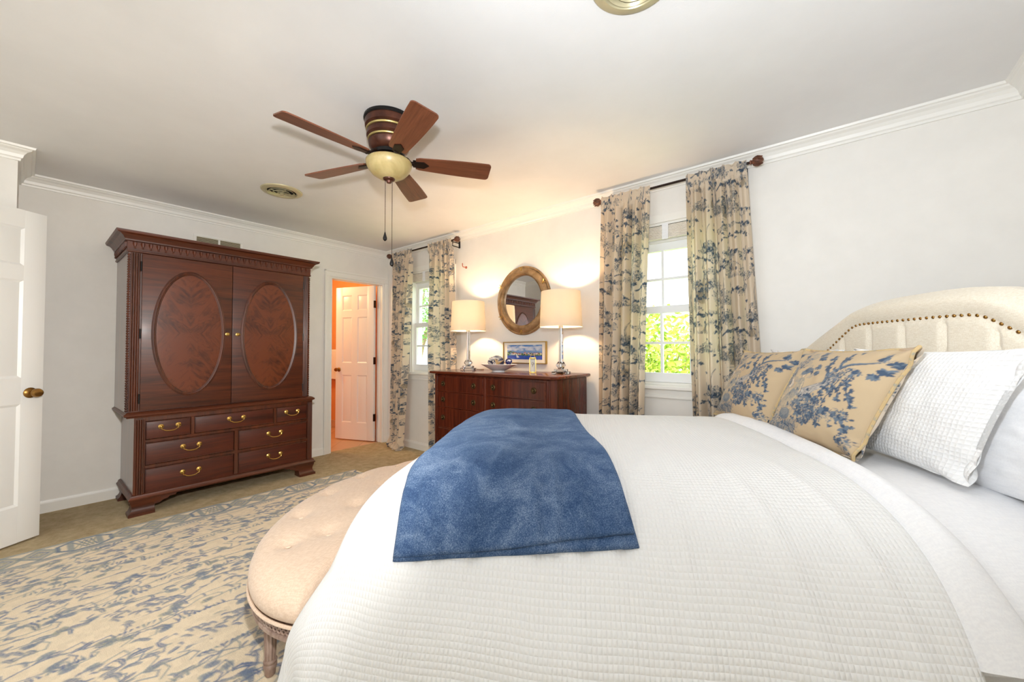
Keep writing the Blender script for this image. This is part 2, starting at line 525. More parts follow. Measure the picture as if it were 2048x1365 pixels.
# ------------------------------------------------------------------ printed patterns: strokes laid on a raster, then carried by the vertices
class Cloth:
    def __init__(s, w, h, bgc, wrap=True):
        s.w, s.h, s.wrap = w, h, wrap
        s.a = np.empty((h, w, 3), dtype=np.float32)
        s.a[:] = bgc[:3]
        s.bg = bgc

    def seg(s, x0, y0, x1, y1, r0, r1, c, al=1.0):
        r = max(r0, r1) + 1
        xa, xb = int(math.floor(min(x0, x1) - r)), int(math.ceil(max(x0, x1) + r))
        ya, yb = int(math.floor(min(y0, y1) - r)), int(math.ceil(max(y0, y1) + r))
        if not s.wrap:
            xa, ya, xb, yb = max(xa, 0), max(ya, 0), min(xb, s.w - 1), min(yb, s.h - 1)
        if xb < xa or yb < ya or xb - xa > s.w or yb - ya > s.h:
            return
        xs = np.arange(xa, xb + 1); ys = np.arange(ya, yb + 1)
        X, Y = xs[None, :], ys[:, None]
        dx, dy = x1 - x0, y1 - y0
        q = dx * dx + dy * dy
        t = np.clip(((X - x0) * dx + (Y - y0) * dy) / q, 0, 1) if q > 1e-9 else np.zeros((len(ys), len(xs)))
        d = np.hypot(X - x0 - t * dx, Y - y0 - t * dy)
        k = np.clip(r0 + (r1 - r0) * t - d + 0.5, 0, 1)[..., None] * al
        ix = np.ix_(ys % s.h, xs % s.w)
        s.a[ix] = s.a[ix] * (1 - k) + np.array(c[:3], dtype=np.float32) * k

    def line(s, pts, r, c, al=1.0, taper=None):
        n = len(pts) - 1
        for i in range(n):
            ra = rb = r
            if taper == 'both':
                ra, rb = r * max(0, math.sin(PI * i / n)) ** 0.7, r * max(0, math.sin(PI * (i + 1) / n)) ** 0.7
            elif taper == 'end':
                ra, rb = r * (1 - i / n), r * (1 - (i + 1) / n)
            s.seg(pts[i][0], pts[i][1], pts[i + 1][0], pts[i + 1][1], ra, rb, c, al)

    def ell(s, x, y, rx, ry, c, al=1.0, ang=0.0):
        R = max(rx, ry) + 1
        xs = np.arange(int(x - R), int(x + R) + 2); ys = np.arange(int(y - R), int(y + R) + 2)
        if not s.wrap:
            xs = xs[(xs >= 0) & (xs < s.w)]; ys = ys[(ys >= 0) & (ys < s.h)]
        if len(xs) == 0 or len(ys) == 0:
            return
        X, Y = xs[None, :] - x, ys[:, None] - y
        u = X * math.cos(ang) + Y * math.sin(ang); v = -X * math.sin(ang) + Y * math.cos(ang)
        k = np.clip((1 - np.hypot(u / rx, v / ry)) * min(rx, ry) + 0.5, 0, 1)[..., None] * al
        ix = np.ix_(ys % s.h, xs % s.w)
        s.a[ix] = s.a[ix] * (1 - k) + np.array(c[:3], dtype=np.float32) * k

    def sample(s, u, v):
        """bilinear; u, v arrays in pixels"""
        x0 = np.floor(u).astype(int); y0 = np.floor(v).astype(int)
        fx = (u - x0)[:, None]; fy = (v - y0)[:, None]
        if s.wrap:
            ax, bx, ay, by = x0 % s.w, (x0 + 1) % s.w, y0 % s.h, (y0 + 1) % s.h
        else:
            ax, bx = np.clip(x0, 0, s.w - 1), np.clip(x0 + 1, 0, s.w - 1)
            ay, by = np.clip(y0, 0, s.h - 1), np.clip(y0 + 1, 0, s.h - 1)
        A = s.a
        return (A[ay, ax] * (1 - fx) + A[ay, bx] * fx) * (1 - fy) + (A[by, ax] * (1 - fx) + A[by, bx] * fx) * fy


def bez(p0, p1, p2, p3, n=16):
    out = []
    for i in range(n + 1):
        t = i / n; a = (1 - t)
        out.append((a ** 3 * p0[0] + 3 * a * a * t * p1[0] + 3 * a * t * t * p2[0] + t ** 3 * p3[0],
                    a ** 3 * p0[1] + 3 * a * a * t * p1[1] + 3 * a * t * t * p2[1] + t ** 3 * p3[1]))
    return out


CREAM, INK, INKM, INKL = srgb(229, 214, 193), srgb(70, 86, 106), srgb(106, 118, 130), srgb(150, 150, 146)
R = random.Random(7)


def leaf(c, x, y, a, l, col, w=0.32):
    pts = [(x + l * t * math.cos(a), y + l * t * math.sin(a)) for t in (0, .25, .5, .75, 1)]
    c.line(pts, l * w, col, 1, 'both')


def sprig(c, x, y, s, a0=None, n=6):
    a0 = R.uniform(0, 6.28) if a0 is None else a0
    for k in range(n):
        a = a0 + (k - (n - 1) / 2) * 0.75 + R.uniform(-.2, .2)
        leaf(c, x, y, a, s * R.uniform(.7, 1.1), R.choice([INK, INK, INKM]), 0.24)


def mass(c, x, y, rx, ry, n, s=5.0):
    """a clump of foliage in short curved pen strokes"""
    c.ell(x, y, rx * .8, ry * .7, INKL, 0.30)
    for _ in range(n):
        a, q = R.uniform(0, 6.28), math.sqrt(R.random())
        px, py = x + rx * q * math.cos(a), y + ry * q * math.sin(a)
        th = R.uniform(0, 6.28); l = s * R.uniform(.7, 1.5)
        q_ = R.random()
        col = INK if q_ < .45 else INKM if q_ < .84 else c.bg
        if R.random() < .45:
            leaf(c, px, py, th, l * 1.1, col, 0.3)
        else:
            c.line(bez((px, py), (px + l * .4 * math.cos(th), py + l * .4 * math.sin(th)), (px + l * math.cos(th + .7), py + l * math.sin(th + .7)), (px + l * 1.1 * math.cos(th + 1.3), py + l * 1.1 * math.sin(th + 1.3)), 4), 0.75, col, .9)


def branch(c, p0, p1, p2, p3, r, sprigs=6, s=11, side=1.0):
    pts = bez(p0, p1, p2, p3, 14)
    c.line(pts, r, INKM, 1, 'end'); c.line([(x + r * .3, y - r * .3) for x, y in pts], max(r * .4, .7), INK, 1, 'end')
    for k in range(sprigs):
        i = int(3 + k * 11 / max(sprigs, 1))
        x, y = pts[min(i, 14)]
        sprig(c, x + R.uniform(-s, s) * side, y + R.uniform(-s, s) * side, s)


def trunk(c, pts, r):
    n = len(pts) - 1
    c.line(pts, r, INKM, .85, 'end')
    for k in range(int(r * 2.2)):
        o = (k / (r * 2.2) - .5) * 2
        q = []
        for i, (x, y) in enumerate(pts):
            rr = r * (1 - i / n * .75) * o * .95
            j = min(i + 1, n); h = max(i - 1, 0)
            tx, ty = pts[j][0] - pts[h][0], pts[j][1] - pts[h][1]
            L = math.hypot(tx, ty) or 1
            q.append((x - ty / L * rr + R.uniform(-.6, .6), y + tx / L * rr + R.uniform(-.6, .6)))
        c.line(q, .75, INK if k % 2 else CREAM, .85)


def grass(c, x, y, w, h, n):
    for _ in range(n):
        px = x + R.uniform(-w, w); a = R.uniform(-.9, .9)
        c.line(bez((px, y), (px + h * .2 * a, y + h * .4), (px + h * .5 * a, y + h * .8), (px + h * a, y + h * R.uniform(.6, 1.1)), 5), .8, R.choice([INK, INKM]), .9, 'end')


def figure(c, x, y, h, flip=1):
    """a small standing or seated country figure in pen lines: hat, shoulders, full skirt"""
    u = h / 10.0
    f = flip
    c.ell(x, y + 2.4 * u, 2.3 * u, 3.0 * u, srgb(206, 184, 150), .9)
    for k in range(9):
        o = (k - 4) / 4
        c.line(bez((x + o * .7 * u, y + 5.2 * u), (x + o * 1.4 * u, y + 3.6 * u), (x + o * 2.2 * u + .3 * u * f, y + 1.6 * u), (x + o * 2.6 * u, y - .2 * u), 6), .8, INKM if k % 2 else INK, .85)
    c.ell(x, y + 6.0 * u, 1.0 * u, 1.6 * u, INKM, .7)
    for k in range(5):
        c.line([(x - .9 * u, y + (4.8 + k * .55) * u), (x + .9 * u, y + (5.1 + k * .55) * u)], .6, INK, .8)
    c.line(bez((x + .8 * u * f, y + 7 * u), (x + 2.2 * u * f, y + 6 * u), (x + 2.0 * u * f, y + 4.6 * u), (x + 1.2 * u * f, y + 4 * u), 6), .45 * u, CREAM, 1)
    c.line(bez((x + .8 * u * f, y + 7 * u), (x + 2.2 * u * f, y + 6 * u), (x + 2.0 * u * f, y + 4.6 * u), (x + 1.2 * u * f, y + 4 * u), 6), .8, INK, .9)
    c.ell(x + .1 * u * f, y + 8.4 * u, .75 * u, .95 * u, srgb(214, 190, 154), 1)
    c.line([(x + .1 * u * f + .75 * u * math.cos(t), y + 8.4 * u + .95 * u * math.sin(t)) for t in np.linspace(0, 6.28, 12)], .7, INK, .9)
    c.ell(x - .15 * u * f, y + 9.2 * u, 1.35 * u, .6 * u, INKM, .95, .3 * f)
    c.ell(x - .2 * u * f, y + 9.6 * u, .8 * u, .5 * u, INK, .8, .3 * f)


def cottage(c, x, y, s):
    c.line([(x - s, y), (x - s, y + s), (x, y + 1.7 * s), (x + s, y + s), (x + s, y), (x - s, y)], .9, INK)
    for k in range(8):
        c.line([(x - s + 2 * s * k / 8, y + s), (x - .6 * s + 1.4 * s * k / 8, y + 1.3 * s)], .7, INKM)
    for k in (-.5, .4):
        c.ell(x + k * s, y + .5 * s, .16 * s, .26 * s, INK, .9)
    for k in range(6):
        c.line([(x - s, y + s * k / 6), (x - .6 * s, y + s * k / 6)], .6, INKM)


def toile_repeat():
    c = Cloth(560, 760, CREAM)          # 0.70 m x 0.95 m repeat
    def scene(ox, oy, m):
        P = lambda x, y: (ox + m * x, oy + y)
        grass(c, *P(60, 20), 90, 26, 70)
        mass(c, *P(-50, 46), 46, 26, 90); mass(c, *P(110, 50), 40, 28, 80); mass(c, *P(20, 14), 70, 14, 80)
        figure(c, *P(10, 40), 84, m); figure(c, *P(62, 34), 78, -m)
        t = [P(*p) for p in bez((112, 40), (96, 120), (140, 170), (86, 236), 14)]
        trunk(c, t, 10)
        branch(c, P(98, 150), P(60, 190), P(10, 196), P(-40, 176), 4, 7, 13)
        branch(c, P(104, 180), P(140, 210), P(180, 200), P(196, 160), 4, 7, 13)
        branch(c, P(92, 214), P(70, 260), P(20, 262), P(-14, 240), 4, 6, 13)
        mass(c, *P(60, 246), 56, 32, 130); mass(c, *P(126, 232), 38, 26, 80); mass(c, *P(14, 222), 34, 20, 60)
        mass(c, *P(150, 176), 30, 26, 60)
    scene(120, 60, 1); scene(400, 440, -1)
    cottage(c, 420, 150, 34); mass(c, 360, 150, 26, 30, 60); mass(c, 478, 150, 30, 36, 70); grass(c, 420, 130, 90, 20, 60)
    figure(c, 360, 250, 66, -1); grass(c, 360, 244, 40, 18, 26)
    cottage(c, 130, 520, 28); mass(c, 84, 520, 26, 24, 50); mass(c, 176, 530, 24, 34, 60); grass(c, 130, 506, 80, 18, 50)
    figure(c, 120, 610, 62, 1); grass(c, 120, 604, 46, 18, 26); branch(c, (60, 690), (110, 720), (150, 700), (200, 720), 3, 6, 12)
    branch(c, (330, 330), (380, 360), (420, 330), (470, 350), 3, 6, 12)
    for _ in range(80):
        mass(c, R.uniform(0, 560), R.uniform(0, 760), R.uniform(14, 34), R.uniform(12, 40), 34)
    for _ in range(12):
        figure(c, R.uniform(0, 560), R.uniform(0, 760), R.uniform(56, 84), R.choice([-1, 1]))
    for _ in range(10):
        x, y = R.uniform(0, 560), R.uniform(0, 760)
        trunk(c, bez((x, y), (x + R.uniform(-20, 20), y + 50), (x + R.uniform(-20, 20), y + 90), (x + R.uniform(-40, 40), y + 150), 12), 7)
    for _ in range(10):
        x, y = R.uniform(0, 560), R.uniform(0, 760)
        branch(c, (x, y), (x + 40, y + R.uniform(-30, 40)), (x + 80, y + R.uniform(-20, 40)), (x + R.uniform(90, 130), y + R.uniform(-40, 40)), 3, 6, 12)
    for _ in range(90):
        sprig(c, R.uniform(0, 560), R.uniform(0, 760), R.uniform(8, 13))
    for _ in range(26):
        x, y = R.uniform(0, 560), R.uniform(0, 760)
        c.line([(x + k * 6, y + R.uniform(-1, 1)) for k in range(6)], .7, INKM, .8)
    return c


def toile_pillow():
    n = 420
    c = Cloth(n, n, srgb(192, 170, 138), wrap=False)
    P = lambda x, y: (x * n, y * n)
    Q = lambda *a: [P(*p) for p in bez(*a, 18)]
    # ground, basket and rushes at the lower left
    mass(c, *P(.16, .16), 60, 50, 200, 7); mass(c, *P(.30, .10), 70, 26, 130, 7)
    grass(c, .22 * n, .05 * n, 90, 40, 90); grass(c, .40 * n, .12 * n, 40, 44, 50)
    c.ell(*P(.30, .25), 34, 28, INKM, .9); c.ell(*P(.30, .27), 24, 16, INKL, .9)
    for k in range(7):
        c.line(Q((.22, .20 + k * .018), (.27, .17 + k * .018), (.33, .17 + k * .018), (.38, .20 + k * .018)), .9, INK, .8)
    # leaning oak and its boughs
    t = Q((.40, .44), (.48, .58), (.62, .58), (.70, .70))
    trunk(c, t, 30)
    branch(c, P(.60, .63), P(.62, .74), P(.56, .80), P(.50, .86), 8, 5, 15)
    branch(c, P(.62, .72), P(.70, .90), P(.84, .80), P(.97, .88), 8, 0)
    branch(c, P(.66, .80), P(.62, .86), P(.68, .92), P(.60, .95), 5, 3, 13)
    for (x, y, s) in ((.90, .90, 18), (.95, .78, 20), (.91, .73, 18), (.97, .84, 16), (.50, .90, 16), (.43, .80, 16), (.47, .73, 14), (.40, .90, 16), (.34, .95, 18), (.56, .78, 14)):
        sprig(c, x * n, y * n, s, n=7); sprig(c, x * n + 5, y * n - 6, s * .8)
    mass(c, *P(.74, .74), 46, 20, 120, 8); mass(c, *P(.66, .68), 30, 22, 70, 7)
    # trailing vines
    for a in (((.70, .68), (.62, .60), (.60, .52), (.64, .42)), ((.72, .66), (.70, .58), (.68, .52), (.70, .44)), ((.80, .72), (.78, .60), (.86, .52), (.90, .42)), ((.78, .70), (.76, .62), (.74, .56), (.80, .48))):
        q = Q(*a)
        c.line(q, 1.6, INK)
        for k in range(3, 19, 2):
            sprig(c, q[k][0] + R.uniform(-9, 9), q[k][1] + R.uniform(-7, 7), R.uniform(10, 15), n=5)
    # seated lady with hat and full skirts
    c.ell(*P(.25, .44), 52, 44, srgb(206, 184, 148), .9, .4)
    for k in range(16):
        o = k / 15
        c.line(Q((.33 + .03 * o, .56), (.26 + .10 * o, .50), (.14 + .22 * o, .42), (.12 + .28 * o, .33)), 1.1, INKM if k % 2 else INKL, .9)
    c.ell(*P(.34, .60), 20, 30, srgb(200, 180, 146), 1)
    for k in range(10):
        c.line(Q((.30, .54 + k * .013), (.33, .55 + k * .013), (.36, .55 + k * .013), (.39, .53 + k * .013)), .9, INKM, .8)
    c.line(Q((.38, .62), (.42, .52), (.40, .46), (.36, .42)), 5, srgb(214, 190, 152)); c.line(Q((.39, .62), (.43, .52), (.41, .46), (.37, .41)), 1, INK)
    c.ell(*P(.33, .70), 12, 15, srgb(216, 192, 156), 1)
    c.line([(.33 * n + 12 * math.cos(a), .70 * n + 15 * math.sin(a)) for a in np.linspace(0, 6.28, 20)], 1, INKM)
    c.ell(*P(.34, .74), 27, 13, INKM, 1, .5); c.ell(*P(.34, .76), 16, 10, INK, .8, .5)
    # companion and far trees
    figure(c, .17 * n, .46 * n, 110, 1)
    for (x, y) in ((.10, .62), (.15, .74), (.22, .84), (.06, .5), (.08, .36)):
        mass(c, *P(x, y), 26, 36, 80, 7)
    for _ in range(60):
        x, y = R.uniform(.02, .42), R.uniform(.05, .95)
        a = R.uniform(.6, 1.6)
        for k in range(5):
            c.line(bez((x * n + k * 4, y * n), (x * n + k * 4 + 6, y * n + 8), (x * n + k * 4 + 10, y * n + 14), (x * n + k * 4 + 18 * math.cos(a), y * n + 24 * math.sin(a)), 5), .7, INKM if k % 2 else INKL, .8)
    for _ in range(26):
        x, y = R.uniform(.04, .96), R.uniform(.04, .96)
        sprig(c, x * n, y * n, R.uniform(9, 14))
    # undergrowth sweeping to the right
    mass(c, *P(.50, .40), 60, 44, 220, 9); mass(c, *P(.62, .33), 56, 34, 170, 9); mass(c, *P(.80, .33), 50, 26, 130, 8); mass(c, *P(.54, .26), 40, 28, 100, 9)
    for (x, y) in ((.48, .36), (.56, .20), (.62, .28), (.70, .22), (.60, .44), (.86, .30), (.74, .36), (.90, .24), (.48, .28), (.52, .47)):
        sprig(c, x * n, y * n, 20, n=7)
    grass(c, .64 * n, .24 * n, 40, 34, 36)
    mass(c, *P(.92, .10), 26, 40, 70, 8); sprig(c, .88 * n, .12 * n, 18)
    return c


def rug_pattern(w, h, px):
    """hand-tufted rug: ivory ground, slate-blue vines and leaves, medallion border along x = 0 and y ends; px = metres per pixel"""
    IV = srgb(232, 216, 188)
    B1, B2, B3, B4 = srgb(122, 136, 152), srgb(146, 154, 154), srgb(166, 165, 146), srgb(100, 116, 150)
    c = Cloth(w, h, IV, wrap=False)
    r = random.Random(3)
    m = lambda v: v / px
    def rleaf(x, y, a, l, col=None, wd=.26):
        col = col or r.choice([B1, B1, B2, B3, B4])
        pts = [(x + l * t * math.cos(a) + l * .12 * math.sin(t * 5) * -math.sin(a), y + l * t * math.sin(a) + l * .12 * math.sin(t * 5) * math.cos(a)) for t in np.linspace(0, 1, 7)]
        c.line(pts, l * wd * .5, col, .9, 'both')
        for k in range(3):
            o = (k - 1) * l * wd * .22
            c.line([(p[0] - math.sin(a) * o, p[1] + math.cos(a) * o) for p in pts[1:6]], .7, IV if k == 1 else B4, .7)
    bw = m(.25)
    # thin angular vines with paired leaves and buds
    for row in range(40):
        x = bw + m(.03) + row * m(.058)
        y = -m(.2)
        s = 1 if row % 2 else -1
        col = r.choice([B1, B2, B4])
        while y < h:
            st = m(r.uniform(.04, .13))
            nx, ny = x + s * m(r.uniform(-.01, .045)), y + st
            c.line([(x, y), ((x + nx) / 2 + m(r.uniform(-.008, .008)), (y + ny) / 2), (nx, ny)], r.uniform(.5, .85), col, .85)
            if r.random() < .45:
                s = -s
                kx = nx + s * m(r.uniform(.03, .09))
                c.line([(nx, ny), ((nx + kx) / 2, ny + m(.012)), (kx, ny - m(r.uniform(-.01, .03)))], .7, col, .85)
                nx = kx
            if r.random() < .8:
                rleaf(nx, ny, r.uniform(.3, 2.8) + (PI if r.random() < .3 else 0), m(r.uniform(.035, .085)), None, r.uniform(.16, .34))
            if r.random() < .35:
                q, t = nx + m(r.uniform(-.05, .05)), ny + m(r.uniform(-.05, .05))
                c.ell(q, t, m(.017), m(.026), r.choice([B1, B2, B3]), .75, r.uniform(-.6, .6))
                for k in range(3):
                    c.line([(q - m(.012), t + m(.01) * (k - 1)), (q + m(.012), t + m(.01) * (k - 1) + 1)], .6, B4, .6)
                c.line([(nx, ny), (q, t)], .8, B1, .8)
            x, y = nx, ny
            if x < bw or x > w:
                x = min(max(x, bw + m(.03)), w - m(.03))
    # blurred medallion clusters on a half-drop layout
    for i in range(6):
        for j in range(9):
            cx = bw + m(.17) + i * m(.39); cy = m(.05) + j * m(.42) + (m(.21) if i % 2 else 0)
            c.ell(cx, cy, m(.085), m(.13), IV, .9)
            for k in range(34):
                a = r.uniform(0, 6.28)
                q = r.uniform(.03, .11)
                x, y = cx + m(q * .75) * math.cos(a), cy + m(q * 1.2) * math.sin(a)
                rleaf(x, y, math.pi / 2 + r.uniform(-.9, .9), m(r.uniform(.025, .06)), r.choice([B2, B2, B1, B3, B3, B4]), r.uniform(.16, .34))
            for sg in (-1, 1):
                for k in range(10):
                    x, y = cx + sg * m(.155), cy + m(.018) * (k - 4.5)
                    c.line([(x, y), (x + sg * m(r.uniform(.015, .045)), y + m(r.uniform(-.02, .02)))], 1.3, r.choice([B1, B4, B2]), .9, 'end')
    # border: rails, hexagon medallions and nested diamonds
    c.a[:, :int(bw)] = IV[:3]
    for o, q, k in ((.012, 1.2, B3), (.024, 2.2, B2), (.208, 1.2, B1), (.222, 2.0, B2), (.238, 1.2, B1)):
        c.line([(m(o), 0), (m(o), h)], q, k, .85)
    per = m(.62); y = -m(.1); mid = m(.115)
    while y < h + per:
        hx = [(mid - m(.04), y), (mid + m(.04), y), (mid + m(.085), y + m(.06)), (mid + m(.085), y + m(.16)), (mid + m(.04), y + m(.22)), (mid - m(.04), y + m(.22)), (mid - m(.085), y + m(.16)), (mid - m(.085), y + m(.06)), (mid - m(.04), y)]
        c.line(hx, 2.6, B2); c.line(hx, .9, B4, .8)
        c.line([(mid - m(.06), y + m(.05)), (mid + m(.06), y + m(.05))], 3.4, B2, .85); c.line([(mid - m(.06), y + m(.17)), (mid + m(.06), y + m(.17))], 3.4, B2, .85)
        for k in range(4):
            c.line([(mid - m(.06), y + m(.06 + k * .025)), (mid + m(.06), y + m(.11 + k * .015))], 1, B1); c.line([(mid + m(.06), y + m(.06 + k * .025)), (mid - m(.06), y + m(.11 + k * .015))], 1, B3)
        for k in range(3):
            cy = y + m(.29) + k * m(.13)
            for q, wd, cl in ((1, 2.0, B2), (.74, 1.3, B3), (.48, 1.5, B1), (.2, 1.8, B3)):
                dx, dy = m(.085) * q, m(.075) * q
                c.line([(mid - dx, cy), (mid, cy + dy), (mid + dx, cy), (mid, cy - dy), (mid - dx, cy)], wd, cl, .9)
        y += per
    # uneven dye lots of the yarn
    g = np.random.RandomState(5).rand(h // 6 + 2, w // 6 + 2).astype(np.float32)
    g = np.kron(g, np.ones((6, 6), dtype=np.float32))[:h, :w, None]
    c.a *= (0.93 + 0.12 * g)
    return c


def watercolour(w, h):
    """a loose lakeside view: sky, clouds, trees and roofs, water"""
    c = Cloth(w, h, srgb(120, 156, 206), wrap=False)
    r = random.Random(11)
    for _ in range(60):
        x, y = r.uniform(0, w), h * r.uniform(.62, .95)
        c.ell(x, y, r.uniform(6, 18), r.uniform(3, 7), srgb(222, 226, 232), r.uniform(.25, .6))
    for _ in range(26):
        c.ell(r.uniform(0, w), h * r.uniform(.9, 1), r.uniform(8, 20), r.uniform(2, 5), srgb(58, 118, 190), .5)
    c.a[:int(h * .28)] = srgb(52, 84, 176)[:3]
    for _ in range(40):
        x = r.uniform(0, w); y = h * r.uniform(.0, .26)
        c.line([(x, y), (x + r.uniform(8, 26), y)], .8, r.choice([srgb(40, 66, 160), srgb(110, 140, 206), srgb(90, 84, 190)]), .7)
    for _ in range(120):
        x = r.uniform(0, w); e = .42 + .16 * math.exp(-((x / w - .12) / .12) ** 2)
        c.ell(x, h * r.uniform(.28, e), r.uniform(2, 6), r.uniform(2, 4), r.choice([srgb(38, 62, 30), srgb(90, 118, 48), srgb(150, 160, 70), srgb(60, 70, 60)]), .85)
    for _ in range(26):
        x, y = r.uniform(.1 * w, w), h * r.uniform(.32, .42)
        q = r.uniform(2, 5)
        c.line([(x, y), (x + q, y)], q * .7, r.choice([srgb(226, 206, 190), srgb(214, 170, 150), srgb(238, 232, 220)]), .9)
        c.line([(x - 1, y + q), (x + q + 1, y + q)], 1.2, r.choice([srgb(150, 70, 60), srgb(120, 80, 110)]), .9)
    c.line([(w * .3, h * .12), (w * .27, h * .34), (w * .34, h * .14)], 2.4, srgb(235, 240, 240))
    c.line([(0, h * .29), (w, h * .28)], 1.2, srgb(70, 120, 60), .8)
    return c

# ================================================================== THE ROOM
CZ = 2.44
XE, YS = 5.19, -4.88          # east and south wall faces
BX, BY = 0.56, -2.995         # closet block in the south-west corner


def st(name, mb, m, parent=None, **k):
    return part(name, mb, m, parent, kind=None if parent else 'structure', **k)


st('floor', MB().box(-0.06, XE + 0.12, YS - 0.12, 0.16, -0.12, 0), M_CARPET, smooth=None)
st('ceiling', MB().box(-0.12, XE + 0.12, YS - 0.12, 0.16, CZ, CZ + 0.1), M_CEIL, smooth=None)

WIN = [(3.585, 0.365), (0.865, 0.365)]      # window centres and half widths
ZB, ZT = 0.915, 2.12
mb = MB()
xs = [-0.12, WIN[1][0] - WIN[1][1], WIN[1][0] + WIN[1][1], WIN[0][0] - WIN[0][1], WIN[0][0] + WIN[0][1], XE + 0.12]
for i in (0, 2, 4):
    mb.box(xs[i], xs[i + 1], 0, 0.16, 0, CZ)
for i in (1, 3):
    mb.box(xs[i], xs[i + 1], 0, 0.16, 0, ZB)
    mb.box(xs[i], xs[i + 1], 0, 0.16, ZT, CZ)
st('wall_north', mb, M_WALL, smooth=None)
DY0, DY1, DZ = -0.75, -0.06, 2.03
mb = MB().box(-0.12, 0, DY1, 0, 0, CZ).box(-0.12, 0, YS - 0.12, DY0, 0, CZ).box(-0.12, 0, DY0, DY1, DZ, CZ)
st('wall_west', mb, M_WALL, smooth=None)
st('wall_east', MB().box(XE, XE + 0.12, YS - 0.12, 0, 0, CZ), M_WALL, smooth=None)
mb = MB().box(0, 2.0, YS - 0.12, YS, 0, CZ).box(4.1, XE, YS - 0.12, YS, 0, CZ).box(2.0, 4.1, YS - 0.12, YS, 0, 0.7).box(2.0, 4.1, YS - 0.12, YS, 2.2, CZ)  # unseen opening added in this wall to let more sky light in
st('wall_south', mb, M_WALL, smooth=None)
st('wall_southwest', MB().box(0, BX, YS, BY, 0, CZ), M_WALL, smooth=None)


def run_trim(name, path, prof, z0, m):
    """moulding along a wall path (room on the right-hand side), mitred at the given neighbours"""
    P = [Vector((x, y, 0)) for x, y in path]
    n = len(prof)
    vs = []
    for i in (1, 2):
        d0 = (P[i] - P[i - 1]).normalized(); d1 = (P[i + 1] - P[i]).normalized()
        r0 = Vector((d0.y, -d0.x, 0)); r1 = Vector((d1.y, -d1.x, 0))
        b = r0 + r1
        b = b / (b.dot(r0)) if b.length > 1e-6 else r0
        vs += [P[i] + b * o + Vector((0, 0, z0 + z)) for o, z in prof]
    mb = MB()
    fs = [(k, (k + 1) % n, n + (k + 1) % n, n + k) for k in range(n)] + [tuple(range(n - 1, -1, -1)), tuple(range(n, 2 * n))]
    mb.add([tuple(v) for v in vs], fs)
    return st(name, mb, m, smooth=20)


CROWN = [(0, -0.082), (0.010, -0.082), (0.012, -0.070), (0.019, -0.064), (0.024, -0.046), (0.036, -0.030), (0.052, -0.021), (0.057, -0.014), (0.068, -0.012), (0.072, 0), (0, 0)]
BASE = [(0, 0), (0.013, 0), (0.013, 0.068), (0.008, 0.078), (0.005, 0.088), (0, 0.09)]
loop = [(BX, YS), (BX, BY), (0, BY), (0, 0), (XE, 0), (XE, YS)]
for k in range(6):
    path = [loop[(k - 1) % 6], loop[k], loop[(k + 1) % 6], loop[(k + 2) % 6]]
    run_trim('trim_%d' % (k + 1), path, CROWN, CZ, M_TRIM)
sides = {'southwest': [(BX, YS - 1), (BX, YS), (BX, BY), (0, BY)], 'west': [(BX, BY), (0, BY), (0, DY0 - 0.072), (0, 1)],
         'north': [(0, YS), (0, 0), (XE, 0), (XE, YS)], 'east': [(0, 0), (XE, 0), (XE, YS), (0, YS)]}
for k, p in sides.items():
    run_trim('baseboard_' + k, p, BASE, 0, M_TRIM)

# door casing round the bathroom opening
cas = MB()
def casing_v(y0, y1, inner):
    cas.box(0, 0.016, y0, y1, 0, DZ, 0.004)
casing_v(DY0 - 0.068, DY0 - 0.004, 1); casing_v(DY1 + 0.004, -0.001, 0)
cas.box(0, 0.016, DY0 - 0.068, -0.001, DZ, DZ + 0.066, 0.004)
cas.box(0, 0.024, DY0 - 0.074, DY0 - 0.056, 0, DZ + 0.07, 0.004)
cas.box(0, 0.024, DY0 - 0.074, -0.001, DZ + 0.054, DZ + 0.072, 0.004)
st('trim_7', cas, M_TRIM)

